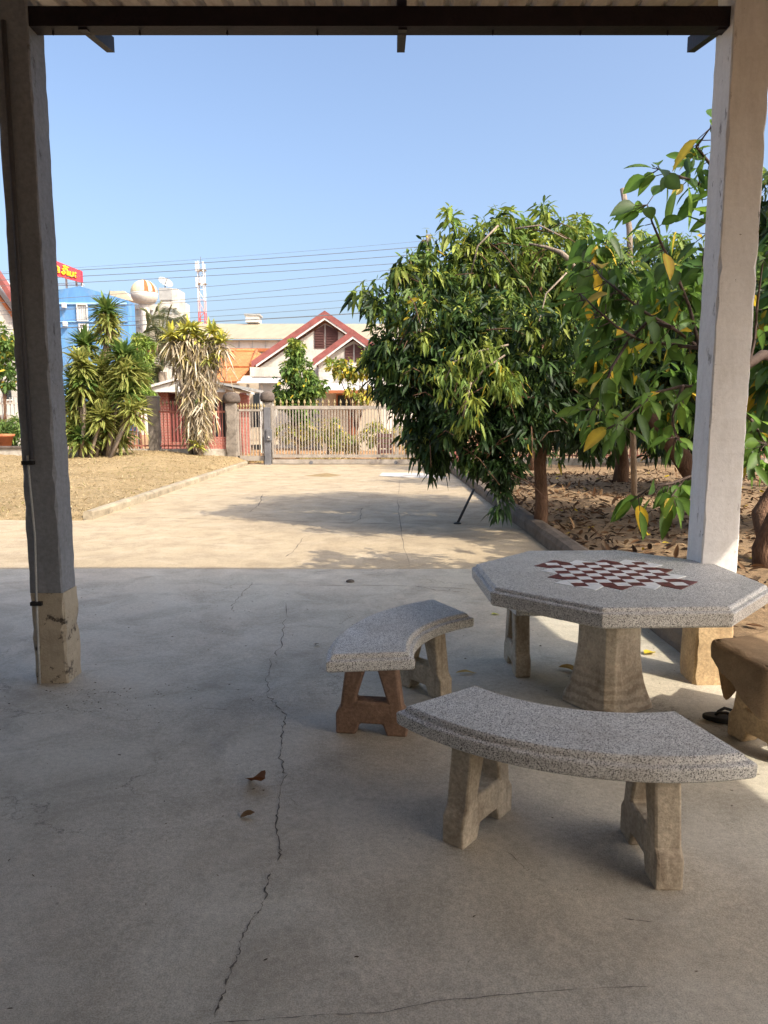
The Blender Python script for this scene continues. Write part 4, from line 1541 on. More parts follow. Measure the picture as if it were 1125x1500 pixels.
# drooping dry plant (yellow heads over a skirt of dead leaves)
b = Vector((px(288, 22.6), 22.6, .40))
dp = thing('dry_skirted_plant', 'tall plant with yellow leaf heads over long hanging dead leaves, before the fence', 'plant', b)
m = MB(b)
geos = []
DEAD = np.array([(.46, .40, .29), (.34, .28, .19), (.56, .50, .38), (.22, .17, .11), (.42, .34, .17)])
YH = np.array([(.48, .44, .07), (.40, .40, .10), (.28, .31, .09)])
heads = [(252, 496), (272, 492), (290, 500), (311, 490), (298, 508), (325, 503), (262, 506), (282, 486)]
for i, (u, v) in enumerate(heads):
    c = at(u, v, 22.6 + random.uniform(-.45, .45))
    geos.append(rosette(c + Vector((0, -.1, .05)), 60, .52, .085, YH, lo=-.1, hi=1.4, bend=.3))
    geos.append(rosette(c - Vector((0, 0, .15)), 60, .55, .05, DEAD, lo=-.7, hi=.4, bend=.6))
    foot = Vector((b.x + random.gauss(0, .2), 22.6 + random.gauss(0, .12), .35))
    m.tube([foot, foot.lerp(c, .45) + Vector((random.gauss(0, .06), 0, 0)), c - Vector((0, 0, .1))], [.07, .06, .05], 7)
N = 3200
vv = rng.uniform(500, 640, N)
wdt = np.interp(vv, [500, 530, 560, 600, 640], [36, 41, 29, 22, 17])
cu = np.interp(vv, [500, 560, 640], [288, 289, 290])
uu = cu + rng.normal(0, .42, N) * wdt
split = (uu > 283) & (uu < 289) & (vv > 560)
uu[split] += 8
PP = np.array([tuple(at(a_, v_, 22.6 + rng.normal(0, .28))) for a_, v_ in zip(uu, vv)])
D = np.stack([rng.normal(0, .5, N), rng.normal(0, .5, N), np.full(N, -1.)], -1)
geos.append(leaf_geo(PP, D, rng.uniform(.2, .6, N), rng.uniform(.02, .055, N), pick(DEAD, N), 0, .5, 1., STRAP))
for u_, v_ in ((268, 525), (305, 528), (318, 520)): geos.append(rosette(at(u_, v_, 22.1), 26, .4, .06, YH * .8, lo=-.6, hi=1.2, bend=.4))
geos.append(rosette(at(290, 655, 22.2), 40, .5, .06, np.array([(.45, .42, .08), (.25, .27, .07)]), lo=.0, hi=1.3, bend=.4))
geos.append(rosette(at(295, 585, 22.2), 20, .4, .06, DR, lo=-.8, hi=1.3, bend=.4))
m.build('stem', M['bark_grey'], dp, True)
leaf_obj('foliage', geos, M['dryleaf'], dp, b)

# coconut palm behind the fence
b = Vector((px(238, 30), 30, 0))
pm = thing('coconut_palm', 'young coconut palm with feathery fronds between dracaena and dry plant', 'palm', b)
m = MB(b)
top = at(238, 545, 30)
m.tube([b, (b + top) / 2 + Vector((.1, 0, 0)), top], [.24, .2, .18], 10)
m.build('trunk', M['bark_grey'], pm, True)
geos = []
for (u, v) in ((215, 455), (250, 450), (285, 475), (268, 462), (225, 478), (200, 490), (208, 560), (240, 462), (292, 490), (225, 575), (232, 448)):
    e = at(u, v, 30 + random.uniform(-1, 1))
    pts = []
    for t in np.linspace(0, 1, 44):
        p = top.lerp(e, t); p.z += .9 * math.sin(math.pi * t) * .55 + .0
        pts.append(np.array(tuple(p)))
    pts = np.array(pts)
    tan = nrm(np.gradient(pts, axis=0))
    for s_ in (1, -1):
        sd = nrm(np.cross(tan, np.array([0, .5, 1.])) * s_ + tan * .6 + np.array([0, 0, -.45]))
        geos.append(leaf_geo(pts[3:], sd[3:], np.linspace(.95, .45, 41), .055, pick(np.array([(.14, .18, .09), (.19, .22, .12), (.28, .27, .14)]), 41), .35, .3, .3, STRAP))
    geos.append(leaf_geo(pts[:-1], nrm(np.diff(pts, axis=0)), np.full(43, .2), .06, pick(np.array([(.2, .2, .08)]), 43), 0, .2, .1))
leaf_obj('fronds', geos, M['leaf'], pm, b)

# bushy greenery between dracaena and palm, far-left tree and shrubs, plants beyond the gate
def bush(name, label, cat, uvr, n, Lr, pal, young=.2, yell=0., z0=0., stem=None, asp=.45, k=8, group=None):
    lobes = lob(uvr)
    cx = sum(l[0].x for l in lobes) / len(lobes)
    cy = sum(l[0].y for l in lobes) / len(lobes)
    b = Vector((cx, cy, z0))
    t = thing(name, label, cat, b, 0, group)
    m = MB(b)
    lo_ = min(lobes, key=lambda l: l[0].z)[0]
    fk = Vector((cx, cy, z0 + .35 * max(.3, lo_.z - z0) + .1))
    m.tube([b, fk], [.07, .05] if stem is None else [stem, stem * .8], 8)
    for l in lobes: limb(m, fk, l[0], .035 if stem is None else stem * .5, .008, 5)
    m.build('stem' if cat != 'tree' else 'trunk', M['bark'], t, True)
    leaf_obj('foliage' if cat != 'tree' else 'crown', [crown_geo(lobes, n, k, Lr, asp, .3, young, yell, pal=pal)], M['leaf'], t, b)
    return t


PG = np.array([(.06, .11, .025), (.10, .17, .04), (.15, .22, .05)])
bush('green_shrub', 'bright green bushy shrub between the dracaena clump and palm', 'shrub', [(205, 515, 25.5, 24, 0), (198, 550, 25.5, 24, 0), (212, 580, 25.5, 18, 0), (190, 525, 25.5, 20, 0)], 480, (.10, .2), np.array([(.13, .2, .03), (.18, .26, .05)]), .4, z0=.2, asp=.3)
bush('young_tree', 'leafy green young tree standing behind the wide gate before the gabled house', 'tree', [(432, 520, 27, 16, 0), (440, 545, 27, 26, 0), (425, 570, 27, 26, 0), (455, 572, 27, 22, 0), (440, 595, 27, 26, 0), (430, 505, 27, 8, 0), (415, 585, 27, 14, 0)], 950, (.10, .2), PG, .3, .01)
bush('yellow_green_tree', 'thin yellow green tree before the lower gable of the house', 'tree', [(508, 540, 29, 18, 0), (525, 545, 29, 16, 0), (490, 535, 29, 14, 0), (535, 575, 29, 14, 0), (545, 540, 29, 14, 0), (515, 570, 29, 10, 0), (535, 525, 29, 10, 0)], 230, (.12, .22), np.array([(.24, .24, .04), (.34, .31, .05), (.15, .2, .04)]), .4, .15)
bush('shade_tree', 'small tree before the pale house at the left edge', 'tree', [(5, 500, 27, 26, 0), (15, 530, 27, 24, 0), (-20, 510, 27, 40, 0), (12, 560, 27, 14, 0), (-25, 550, 27, 30, 0)], 520, (.12, .22), PG, .3, .05)
for u, v, r, lab in ((8, 632, 16, 'green garden shrub behind the terracotta pot'), (28, 625, 17, 'green garden shrub touching the left porch post in view'), (-22, 625, 26, 'round dark garden shrub at the far left')):
    bush('garden_shrub', lab, 'shrub', [(u, v, 24.5, r, 0), (u + 6, v + 12, 24.5, r * .8, 0)], 170, (.08, .2), PG, .2, z0=.3, asp=.2, group='shrubs behind the low wall')
for i, (u, v, r, lab) in enumerate(((430, 632, 24, 'weedy shrub seen through the left bars of the wide gate'), (475, 628, 24, 'weedy shrub seen through the middle of the wide gate'), (500, 645, 18, 'low dry shrub seen through the gate before the dark doorway'), (548, 636, 20, 'yellowish shrub seen through the right bars of the wide gate'), (590, 640, 22, 'shrub behind the gate end half hidden by mango leaves'))):
    bush('weedy_shrub', lab, 'shrub', [(u, v, 27, r, (1.2, .8, .9)), (u + 12, v + 8, 27.3, r * .7, 0)], 210, (.08, .18), np.array([(.16, .19, .05), (.26, .25, .07), (.36, .28, .12)]), .2, .1, asp=.25, group='shrubs beyond the gate')
N = 5000
x = rng.uniform(-6, 5, N); y = 24.3 + 3.5 * rng.random(N)
P = np.stack([x, y, np.full(N, -.08)], -1)
D = np.stack([rng.normal(size=N) * .5, rng.normal(size=N) * .5, np.ones(N)], -1)
LLa = rng.uniform(.1, .4, N) * (1 + .8 * np.sin(x * 2.1))
tag(leaf_obj('roadside_weeds', [leaf_geo(P, D, np.abs(LLa), .02, pick(np.array([(.45, .30, .15), (.38, .30, .13), (.24, .24, .08), (.5, .36, .2)]), N), .4, .3, 1.)], M['dryleaf'], None, (0, 0, 0)), kind='stuff')

# ------------------------------------------------------------------ buildings
# brick shelter behind the fence
Y = 28.
sx0, sx1 = px(224, Y), px(335, Y)
bs = thing('brick_shelter', 'small red brick shelter with white gabled roof behind the fence', 'building', ((sx0 + sx1) / 2, Y, 0))
o = bs.location
ze, za = pz(575, Y), pz(555, Y)
xm = px(282, Y)
m = MB(o)
for a, c in ((px(233, Y), px(247, Y)), (px(274, Y), px(284, Y)), (px(330, Y), px(341, Y))):
    m.box(a, c, Y, Y + 3.5, -.1, ze)
m.box(px(247, Y), px(274, Y), Y + .1, Y + 3.4, -.1, pz(647, Y))
m.box(px(284, Y), px(330, Y), Y + .1, Y + 3.4, -.1, pz(640, Y))
m.build('brick_wall', M['brick'], bs)
for a, c, zb_ in ((px(247, Y), px(274, Y), pz(647, Y)), (px(284, Y), px(330, Y), pz(640, Y))):
    m = MB(o); m.box(a + .01, c - .01, Y + .16, Y + .2, zb_ + .002, ze - .3); w_ = m.build('window', M['glass'], bs)
    m = MB(o)
    for k in range(6):
        xx = a + (c - a) * k / 5
        m.box(xx - .03, xx + .03, Y + .08, Y + .14, zb_ + .002, ze - .3)
    m.build('frame', M['redtrim'], w_)
m = MB(o); m.poly_y([(sx0, ze), (sx1, ze), (sx1, ze + .12), (xm, za), (sx0, ze + .12)], Y - .5, Y - .42); m.build('gable_board', M['whitem'], bs)
m = MB(o)
for a, c in ((sx0 - .3, xm), (sx1 + .3, xm)):
    z_ = ze + .02
    m.hexa([(a, Y - .62, z_ + .03), (c, Y - .62, za + .04), (c, Y + 4, za + .04), (a, Y + 4, z_ + .03)], [(a, Y - .62, z_ + .12), (c, Y - .62, za + .13), (c, Y + 4, za + .13), (a, Y + 4, z_ + .12)])
m.build('roof', M['whitem'], bs)
m = MB(o); m.hexa([(px(322, Y), Y - .8, pz(563, Y)), (px(372, Y), Y - .8, pz(573, Y)), (px(372, Y), Y + 3, pz(573, Y)), (px(322, Y), Y + 3, pz(563, Y))],
                  [(px(322, Y), Y - .8, pz(560, Y)), (px(372, Y), Y - .8, pz(569, Y)), (px(372, Y), Y + 3, pz(569, Y)), (px(322, Y), Y + 3, pz(560, Y))]); m.build('lean_to_roof', M['acgrey'], bs)

# white house with two red-edged gables
Y = 38.
hh = thing('gabled_house', 'white house with two red-edged gables and brown louvred vents behind the gate', 'house', (px(480, Y), Y, 0))
o = hh.location
apx, apz = px(478, Y), pz(463, Y)
lx, lz = px(372, Y), pz(536, Y)
rx_, rz_ = px(580, Y), apz - (apz - lz) * (px(580, Y) - apx) / (apx - lx)
m = MB(o); m.poly_y([(px(380, Y), -.1), (px(575, Y), -.1), (px(575, Y), rz_ - .1), (apx, apz - .35), (px(380, Y), lz - .1)], Y, Y + .25)
m.box(px(380, Y), px(575, Y), Y + .25, Y + 9, -.1, lz - .4)
m.build('wall', M['white'], hh)


def gable_roof(ax, az, ex, ez, y0, y1, th, mat, fas, name='roof'):
    for (a, z_) in ex_pairs(ex, ez):
        m = MB(o)
        m.hexa([(a, y0, z_), (ax, y0, az), (ax, y1, az), (a, y1, z_)], [(a, y0, z_ + th), (ax, y0, az + th), (ax, y1, az + th), (a, y1, z_ + th)])
        r_ = m.build(name, mat, hh)
        m = MB(o)
        m.hexa([(a, y0 - .09, z_ - .12), (ax, y0 - .09, az - .12), (ax, y0 - .003, az - .12), (a, y0 - .003, z_ - .12)], [(a, y0 - .09, z_ + th + .06), (ax, y0 - .09, az + th + .06), (ax, y0 - .003, az + th + .06), (a, y0 - .003, z_ + th + .06)])
        m.build('fascia', fas, r_)
        m = MB(o)
        m.hexa([(a + (ax - a) * .06, y0 - .06, z_ - .24 + (az - z_) * .06), (ax, y0 - .06, az - .24), (ax, y0 - .004, az - .24), (a + (ax - a) * .06, y0 - .004, z_ - .24 + (az - z_) * .06)],
               [(a + (ax - a) * .06, y0 - .06, z_ - .125 + (az - z_) * .06), (ax, y0 - .06, az - .125), (ax, y0 - .004, az - .125), (a + (ax - a) * .06, y0 - .004, z_ - .125 + (az - z_) * .06)])
        m.build('white_fascia', M['whitem'], r_)


def ex_pairs(ex, ez): return list(zip(ex, ez))


gable_roof(apx, apz, (lx, rx_), (lz, rz_), Y - .35, Y + 9, .16, M['orange'], M['redtrim'])


def vents(u0, um, u1, vt0, vtm, vb, Yv):
    for (a, c, z0_, z1_) in ((u0, um - 1, vt0, vtm + 2), (um + 1, u1, vtm + 2, vt0)):
        m = MB(o)
        m.poly_y([(px(a, Yv), pz(vb, Yv)), (px(c, Yv), pz(vb, Yv)), (px(c, Yv), pz(z1_, Yv)), (px(a, Yv), pz(z0_, Yv))], Yv - .05, Yv - .002)
        vt = m.build('louvre_vent', M['vent'], hh)
        m = MB(o)
        zz = pz(vb, Yv) + .08
        while zz < pz(max(z0_, z1_), Yv):
            m.box(px(a, Yv) + .03, px(c, Yv) - .03, Yv - .085, Yv - .055, zz, zz + .05)
            zz += .13
        m.build('slats', M['vent'], vt)


vents(462, 477.5, 496, 484, 474, 510, Y)
# lower gable in front
Y2 = 35.5
ax2, az2 = px(518, Y2), pz(490, Y2)
lx2, lz2 = px(460, Y2), pz(533, Y2)
rx2 = ax2 + (ax2 - lx2)
m = MB(o); m.poly_y([(lx2 + .25, -.1), (rx2 - .25, -.1), (rx2 - .25, lz2 + .05), (ax2, az2 - .3), (lx2 + .25, lz2 + .05)], Y2, Y2 + .25); m.box(lx2 + .25, rx2 - .25, Y2 + .25, Y - .01, -.1, lz2 - .1); m.build('wall', M['white'], hh)
gable_roof(ax2, az2, (lx2, rx2), (lz2, lz2), Y2 - .35, Y + .5, .14, M['orange'], M['redtrim'])
vents(506, 519, 533, 510, 502, 530, Y2)
# porch canopy, awning, window, door
m = MB(o); m.hexa([(px(352, 33), 32.4, pz(562, 33)), (px(411, 33), 32.4, pz(562, 33)), (px(411, 33), 35.4, pz(552, 33)), (px(352, 33), 35.4, pz(552, 33))],
                  [(px(352, 33), 32.4, pz(560.5, 33)), (px(411, 33), 32.4, pz(560.5, 33)), (px(411, 33), 35.4, pz(549, 33)), (px(352, 33), 35.4, pz(549, 33))]); m.build('canopy', M['whitem'], hh)
m = MB(o); m.box(px(368, 37), px(412, 37), 36.9, 37.9, pz(552, 37), pz(538, 37)); m.build('bay_wall', M['white'], hh)
for u in (364, 383):
    m = MB(o); m.box(px(u - 1.6, 33), px(u + 1.6, 33), 32.9, 33.1, -.1, pz(563, 33)); m.build('porch_column', M['whitem'], hh)
m = MB(o); m.box(px(352, 34), px(362, 34), 34, 34.2, -.1, pz(575, 34)); m.build('red_pier', M['brick'], hh)
m = MB(o); m.box(px(367, 36), px(380, 36), 36.8, 36.9, -.1, pz(575, 36)); d_ = m.build('door', M['glass'], hh)
m = MB(o); m.box(px(364, 36), px(408, 36), 35.9, 36, .2, pz(626, 36)); m.build('low_wall', M['cream'], hh)
m = MB(o); m.hexa([(px(468, 33), 33.5, pz(573, 33)), (px(560, 33), 33.5, pz(573, 33)), (px(560, 33), 35.4, pz(560, 33)), (px(468, 33), 35.4, pz(560, 33))],
                  [(px(468, 33), 33.5, pz(571, 33)), (px(560, 33), 33.5, pz(571, 33)), (px(560, 33), 35.4, pz(557, 33)), (px(468, 33), 35.4, pz(557, 33))]); m.build('awning', M['whitem'], hh)
m = MB(o); m.box(px(468, 33), px(560, 33), 33.4, 33.48, pz(575.5, 33), pz(571, 33)); m.build('awning_edge', M['rust'], hh)
m = MB(o); m.box(px(472, Y2), px(560, Y2), Y2 - .12, Y2 - .004, -.1, pz(575, Y2)); m.build('front_wall', M['cream'], hh)
for a, c, t0, b0 in ((495, 520, 579, 600), (513, 519, 600, 650), (440, 452, 598, 626)):
    m = MB(o); m.box(px(a, Y2), px(c, Y2), Y2 - .16, Y2 - .125, pz(b0, Y2), pz(t0, Y2)); w_ = m.build('window' if t0 != 600 else 'door', M['glass'], hh)
    m = MB(o)
    x0, x1, z0, z1 = px(a, Y2), px(c, Y2), pz(b0, Y2), pz(t0, Y2)
    for q in ((x0 - .06, x0, z0, z1), (x1, x1 + .06, z0, z1), (x0 - .06, x1 + .06, z1, z1 + .06), ((x0 + x1) / 2 - .03, (x0 + x1) / 2 + .03, z0, z1)):
        m.box(q[0], q[1], Y2 - .2, Y2 - .165, q[2], q[3])
    m.build('frame', M['rust'], w_)

cr = thing('dark_crate', 'dark slatted crate seen through the right bars of the wide gate', 'crate', (px(563, 26), 26, -.08))
xa, xb = px(553, 26), px(575, 26)
for k in range(4):
    z_ = .25 + k * .19
    for ya in (25.7, 26.3):
        m = MB(cr.location); m.box(xa, xb, ya, ya + .04, z_, z_ + .12); m.build('slat', M['vent'], cr)
for x in (xa, xb):
    for y in (25.76, 26.24):
        m = MB(cr.location); m.box(x - .03, x + .03, y - .018, y + .018, -.1, 1.05); m.build('leg', M['vent'], cr)

# orange-roofed house
Y = 44.
oh = thing('orange_roofed_house', 'house with a bright orange tiled hip roof left of the gabled house', 'house', (px(350, Y), Y, 0))
o = oh.location
m = MB(o); m.box(px(300, Y), px(392, Y), Y + .6, Y + 8, -.1, pz(556, Y)); m.build('wall', M['cream'], oh)
m = MB(o)
zr, zm, zl = pz(517, Y + 2), pz(537, Y + .5), pz(559, Y - 2)
xa, xb, xc = px(290, Y), px(370, Y), px(408, Y)
m.add([(xa, Y + .0, zm), (xb, Y + .0, zm), (xb - .2, Y + 3, zr + .2), (xa, Y + 3, zr + .2), (xc, Y + 8, zr - .9), (xa, Y + 8, zm)], [(0, 1, 2, 3), (1, 4, 2), (2, 4, 5, 3)])
m.add([(xa, Y - 2.4, zl), (px(350, Y - 2), Y - 2.4, zl), (px(366, Y), Y - .05, zm - .12), (xa, Y - .05, zm - .12)], [(0, 1, 2, 3)])
m.build('roof', M['orange'], oh, solid=.12)
m = MB(o); m.tube([(xb - .2, Y + 3, zr + .24), (xb, Y, zm + .05)], .12, 8); m.tube([(xa, Y + 3, zr + .24), (xb - .2, Y + 3, zr + .24)], .12, 8); m.build('ridge_tiles', M['orange'], oh, True)
m = MB(o); m.add([(px(365, Y), Y + 4, pz(520, Y + 4)), (px(405, Y), Y + 4, pz(520, Y + 4)), (px(418, Y), Y + 9, pz(496, Y + 9)), (px(412, Y), Y + 9, pz(496, Y + 9))], [(0, 1, 2, 3)]); m.build('rear_roof', M['orange'], oh, solid=.12)

# warehouse
Y = 70.
wh = thing('warehouse', 'long warehouse with a beige metal roof behind the houses', 'warehouse', (px(430, Y), Y, 0))
o = wh.location
x0, x1 = px(200, Y), px(640, Y)
m = MB(o); m.box(x0, x1, Y, Y + 28, -.1, pz(498, Y)); m.build('wall', M['white'], wh)
m = MB(o); m.hexa([(x0, Y - .6, pz(497.5, Y)), (x1, Y - .6, pz(497.5, Y)), (x1, Y + 14, pz(475.5, Y + 14)), (x0, Y + 14, pz(475.5, Y + 14))],
                  [(x0, Y - .6, pz(496.3, Y)), (x1, Y - .6, pz(496.3, Y)), (x1, Y + 14, pz(474.3, Y + 14)), (x0, Y + 14, pz(474.3, Y + 14))]); m.build('roof', M['beige_roof'], wh)
m = MB(o)
for k in range(24):
    xx = x0 + (x1 - x0) * k / 23
    m.box(xx - .05, xx + .05, Y - .06, Y - .003, -.1, pz(499, Y))
m.build('wall_seams', M['acgrey'], wh)
m = MB(o); m.box(x0, x1, Y - .35, Y - .07, pz(513, Y) - .15, pz(513, Y) + .15); m.build('gutter', M['rust'], wh)
m = MB(o); m.box(px(326, Y), px(348, Y), Y + 13, Y + 15, pz(475, Y + 14) + .1, pz(464, Y + 14)); v_ = m.build('roof_box', M['white'], wh)
m = MB(o); m.box(px(326, Y) - .15, px(348, Y) + .15, Y + 12.9, Y + 15.1, pz(464, Y + 14), pz(464, Y + 14) + .2); m.build('lid', M['acgrey'], v_)

def px(u, Y=GY): return at(u, 445, Y).x


# blue building
Y = 90.
bb = thing('blue_building', 'bright blue building rising behind the dracaena clump', 'building', (px(140, Y), Y, 0))
o = bb.location
m = MB(o); m.poly_y([(px(40, Y), -.1), (px(187, Y), -.1), (px(187, Y), pz(440, Y)), (px(118, Y), pz(419, Y)), (px(96, Y), pz(423, Y)), (px(40, Y), pz(432, Y))], Y, Y + 2.5); m.build('wall', M['blue'], bb)
m = MB(o); m.box(px(60, Y), px(186, Y), Y - .2, Y - .004, pz(446, Y), pz(443.5, Y)); m.box(px(60, Y), px(186, Y), Y - .15, Y - .004, pz(472, Y), pz(471, Y)); m.build('ledge', M['lightblue'], bb)
for a, c, t0, b0 in ((114, 127, 447, 469), (116, 127, 476, 487), (152, 162, 449, 469), (68, 82, 449, 469)):
    x0, x1, z0, z1 = px(a, Y), px(c, Y), pz(b0, Y), pz(t0, Y)
    m = MB(o); m.box(x0, x1, Y - .06, Y - .005, z0, z1); w_ = m.build('window', M['paleglass'], bb)
    m = MB(o)
    for q in ((x0 - .12, x0, z0, z1), (x1, x1 + .12, z0, z1), (x0 - .12, x1 + .12, z1, z1 + .15), (x0 - .12, x1 + .12, z0 - .15, z0)):
        m.box(q[0], q[1], Y - .25, Y - .065, q[2], q[3])
    for k in range(1, 4): m.box(x0 + (x1 - x0) * k / 4 - .03, x0 + (x1 - x0) * k / 4 + .03, Y - .12, Y - .065, z0, z1)
    m.build('frame', M['whitem'], w_)
for v in (449, 476):
    m = MB(o); m.box(px(94, Y), px(99, Y), Y - .8, Y - .21, pz(v + 3, Y), pz(v - 4, Y)); m.build('air_conditioner', M['whitem'], bb, bevel=.05)
# red sign with yellow script on a roof frame
Y = 88.
rs = thing('red_sign', 'red rooftop sign with yellow lettering beside the left porch post', 'sign', (px(90, Y), Y, pz(432, Y)))
o = rs.location
m = MB(o); m.hexa([(px(66, Y), Y, pz(399, Y)), (px(111, Y), Y + 2, pz(409, Y)), (px(111, Y), Y + 2.5, pz(409, Y)), (px(66, Y), Y + .5, pz(399, Y))], [(px(66, Y), Y, pz(374, Y)), (px(111, Y), Y + 2, pz(391.5, Y)), (px(111, Y), Y + 2.5, pz(391.5, Y)), (px(66, Y), Y + .5, pz(374, Y))]); m.build('panel', M['sign'], rs)
m = MB(o)
def sg_pt(a, z_):
    x = px(66, Y) + (px(111, Y) - px(66, Y)) * a
    zb_ = pz(399, Y) + (pz(409, Y) - pz(399, Y)) * a
    zt_ = pz(374, Y) + (pz(391.5, Y) - pz(374, Y)) * a
    return (x, Y + 2 * a - .12, zb_ + (zt_ - zb_) * z_)
def stroke(pts): m.tube([sg_pt(*p) for p in pts], .14, 6)
stroke([(.12, .3), (.12, .6), (.17, .68), (.22, .6), (.22, .25)])
stroke([(.30, .32), (.33, .25), (.35, .35), (.33, .5), (.36, .66), (.42, .6), (.42, .25)])
stroke([(.53, .42), (.50, .32), (.54, .25), (.58, .35), (.56, .5), (.52, .6), (.58, .68), (.65, .6), (.65, .25)])
stroke([(.54, .78), (.58, .85), (.66, .8), (.68, .9)])
stroke([(.72, .6), (.71, .3), (.76, .25), (.80, .32), (.80, .65)])
stroke([(.84, .28), (.87, .33), (.84, .38)]); stroke([(.84, .55), (.87, .6), (.84, .65)])
m.build('lettering', M['signtext'], rs)
m = MB(o)
for u in (70, 85, 100, 108): m.box(px(u, Y) - .1, px(u, Y) + .1, Y + 2.6, Y + 2.8, pz(436, Y), pz(400, Y))
m.box(px(66, Y), px(112, Y), Y + 2.6, Y + 2.8, pz(412, Y), pz(411, Y))
m.build('frame', M['whitem'], rs)

# white block behind
Y = 110.
wb = thing('white_block', 'white stained apartment block with small windows behind the palm', 'building', (px(230, Y), Y, 0))
o = wb.location
m = MB(o)
m.box(px(186, Y), px(232, Y), Y, Y + 4, -.1, pz(446, Y))
m.box(px(232.2, Y), px(258, Y), Y + 1, Y + 5, -.1, pz(421, Y))
m.box(px(258.2, Y), px(267, Y), Y + 1.5, Y + 4, -.1, pz(441, Y))
m.build('wall', M['white'], wb)
m = MB(o); m.box(px(231, Y), px(250, Y), Y + .8, Y + .99, pz(438, Y), pz(420, Y)); m.build('stair_panel', M['acgrey'], wb)
for a, c, t0, b0 in ((191, 195, 453, 462), (199, 203, 453, 462), (191, 195, 470, 480), (199, 203, 470, 480), (236, 240, 450, 459), (245, 249, 450, 459), (253, 256, 450, 459), (236, 240, 468, 478), (245, 249, 468, 478), (212, 216, 455, 464), (220, 224, 455, 464)):
    yy = Y if c < 232 else Y + 1
    m = MB(o); m.box(px(a, Y), px(c, Y), yy - .1, yy - .005, pz(b0, Y), pz(t0, Y)); w_ = m.build('window', M['paleglass'], wb)
    m = MB(o); m.box(px(a, Y) - .1, px(c, Y) + .1, yy - .5, yy - .105, pz(t0, Y), pz(t0, Y) + .15); m.build('sill', M['whitem'], w_)
for u, v in ((206, 478), (193, 487), (241, 487)):
    m = MB(o); yy = Y if u < 232 else Y + 1
    m.box(px(u - 2, Y), px(u + 2, Y), yy - .7, yy - .01, pz(v + 3, Y), pz(v - 1, Y)); m.build('air_conditioner', M['acgrey'], wb, bevel=.05)
# rooftop canopy left of the tank
m = MB(o); m.hexa([(px(150, Y), Y + 3, pz(430, Y)), (px(185, Y), Y + 3, pz(436, Y)), (px(185, Y), Y + 9, pz(433, Y)), (px(150, Y), Y + 9, pz(426, Y))], [(px(150, Y), Y + 3, pz(421, Y)), (px(172, Y), Y + 3, pz(421, Y)), (px(185, Y), Y + 9, pz(430, Y)), (px(150, Y), Y + 9, pz(419, Y))]); m.build('rooftop_shed', M['cream'], wb)

# striped dome tank
tk_ = thing('dome_tank', 'cream and rust striped dome on a white water tank above the palm', 'tank', (px(212, Y), Y - 3, pz(452, Y)))
o = tk_.location
cx, cy = px(212, Y - 3), Y - 3
Rr = px(231, Y - 3) - px(212, Y - 3)
zs = pz(429, Y - 3)
m1, m2 = MB(o), MB(o)
for k in range(20):
    a0, a1 = 2 * math.pi * k / 20, 2 * math.pi * (k + 1) / 20
    vs, fs = [], []
    for j in range(9):
        ph = math.pi / 2 * j / 8
        rr, zz = Rr * math.cos(ph) + .02, zs + Rr * .95 * math.sin(ph)
        for a in (a0, (a0 + a1) / 2, a1): vs.append((cx + rr * math.cos(a), cy + rr * math.sin(a), zz))
    for j in range(8):
        for q in (0, 1): fs.append((j * 3 + q, j * 3 + q + 1, j * 3 + q + 4, j * 3 + q + 3))
    (m1 if k % 2 or k in (10, 12, 14) else m2).add(vs, fs)
m1.build('cream_panels', M['tankcream'], tk_, True)
m2.build('rust_panels', M['rust'], tk_, True)
m = MB(o); m.lathe((cx, cy, pz(447, Y - 3)), [(Rr * .35, 0), (Rr * .8, .4), (Rr * .98, (zs - pz(447, Y - 3)) * .6), (Rr * 1.03, zs - pz(447, Y - 3) - .05)], 32); m.build('basin', M['white'], tk_, True)
m = MB(o); m.tube([(cx, cy, 0), (cx, cy, pz(447, Y - 3) + .02)], Rr * .35, 14); m.build('stem', M['white'], tk_)
# satellite dish
sd_ = thing('satellite_dish', 'grey satellite dish on the roof beside the striped dome', 'dish', (px(236, Y), Y + 2, pz(421, Y)))
o = sd_.location
c = Vector((px(237, Y), Y + 2, pz(412, Y)))
vs, fs = [], []
nrm_ = Vector((.55, -.5, .75)).normalized(); ta = nrm_.orthogonal().normalized(); tb_ = nrm_.cross(ta)
for j in range(6):
    r_ = .12 + 1.05 * j / 5
    for k in range(18):
        a = 2 * math.pi * k / 18
        vs.append(c + (ta * math.cos(a) + tb_ * math.sin(a)) * r_ + nrm_ * (r_ * r_ * .25))
for j in range(5):
    for k in range(18):
        k2 = (k + 1) % 18
        fs.append((j * 18 + k, j * 18 + k2, j * 18 + 18 + k2, j * 18 + 18 + k))
m = MB(o); m.add(vs, fs); m.build('reflector', M['acgrey'], sd_, True, solid=.04)
m = MB(o); m.tube([(c.x, c.y, pz(421, Y)), c], .08, 6); m.tube([c, c + nrm_ * 1.1], .04, 6); m.build('mount', M['galv_dark'], sd_)

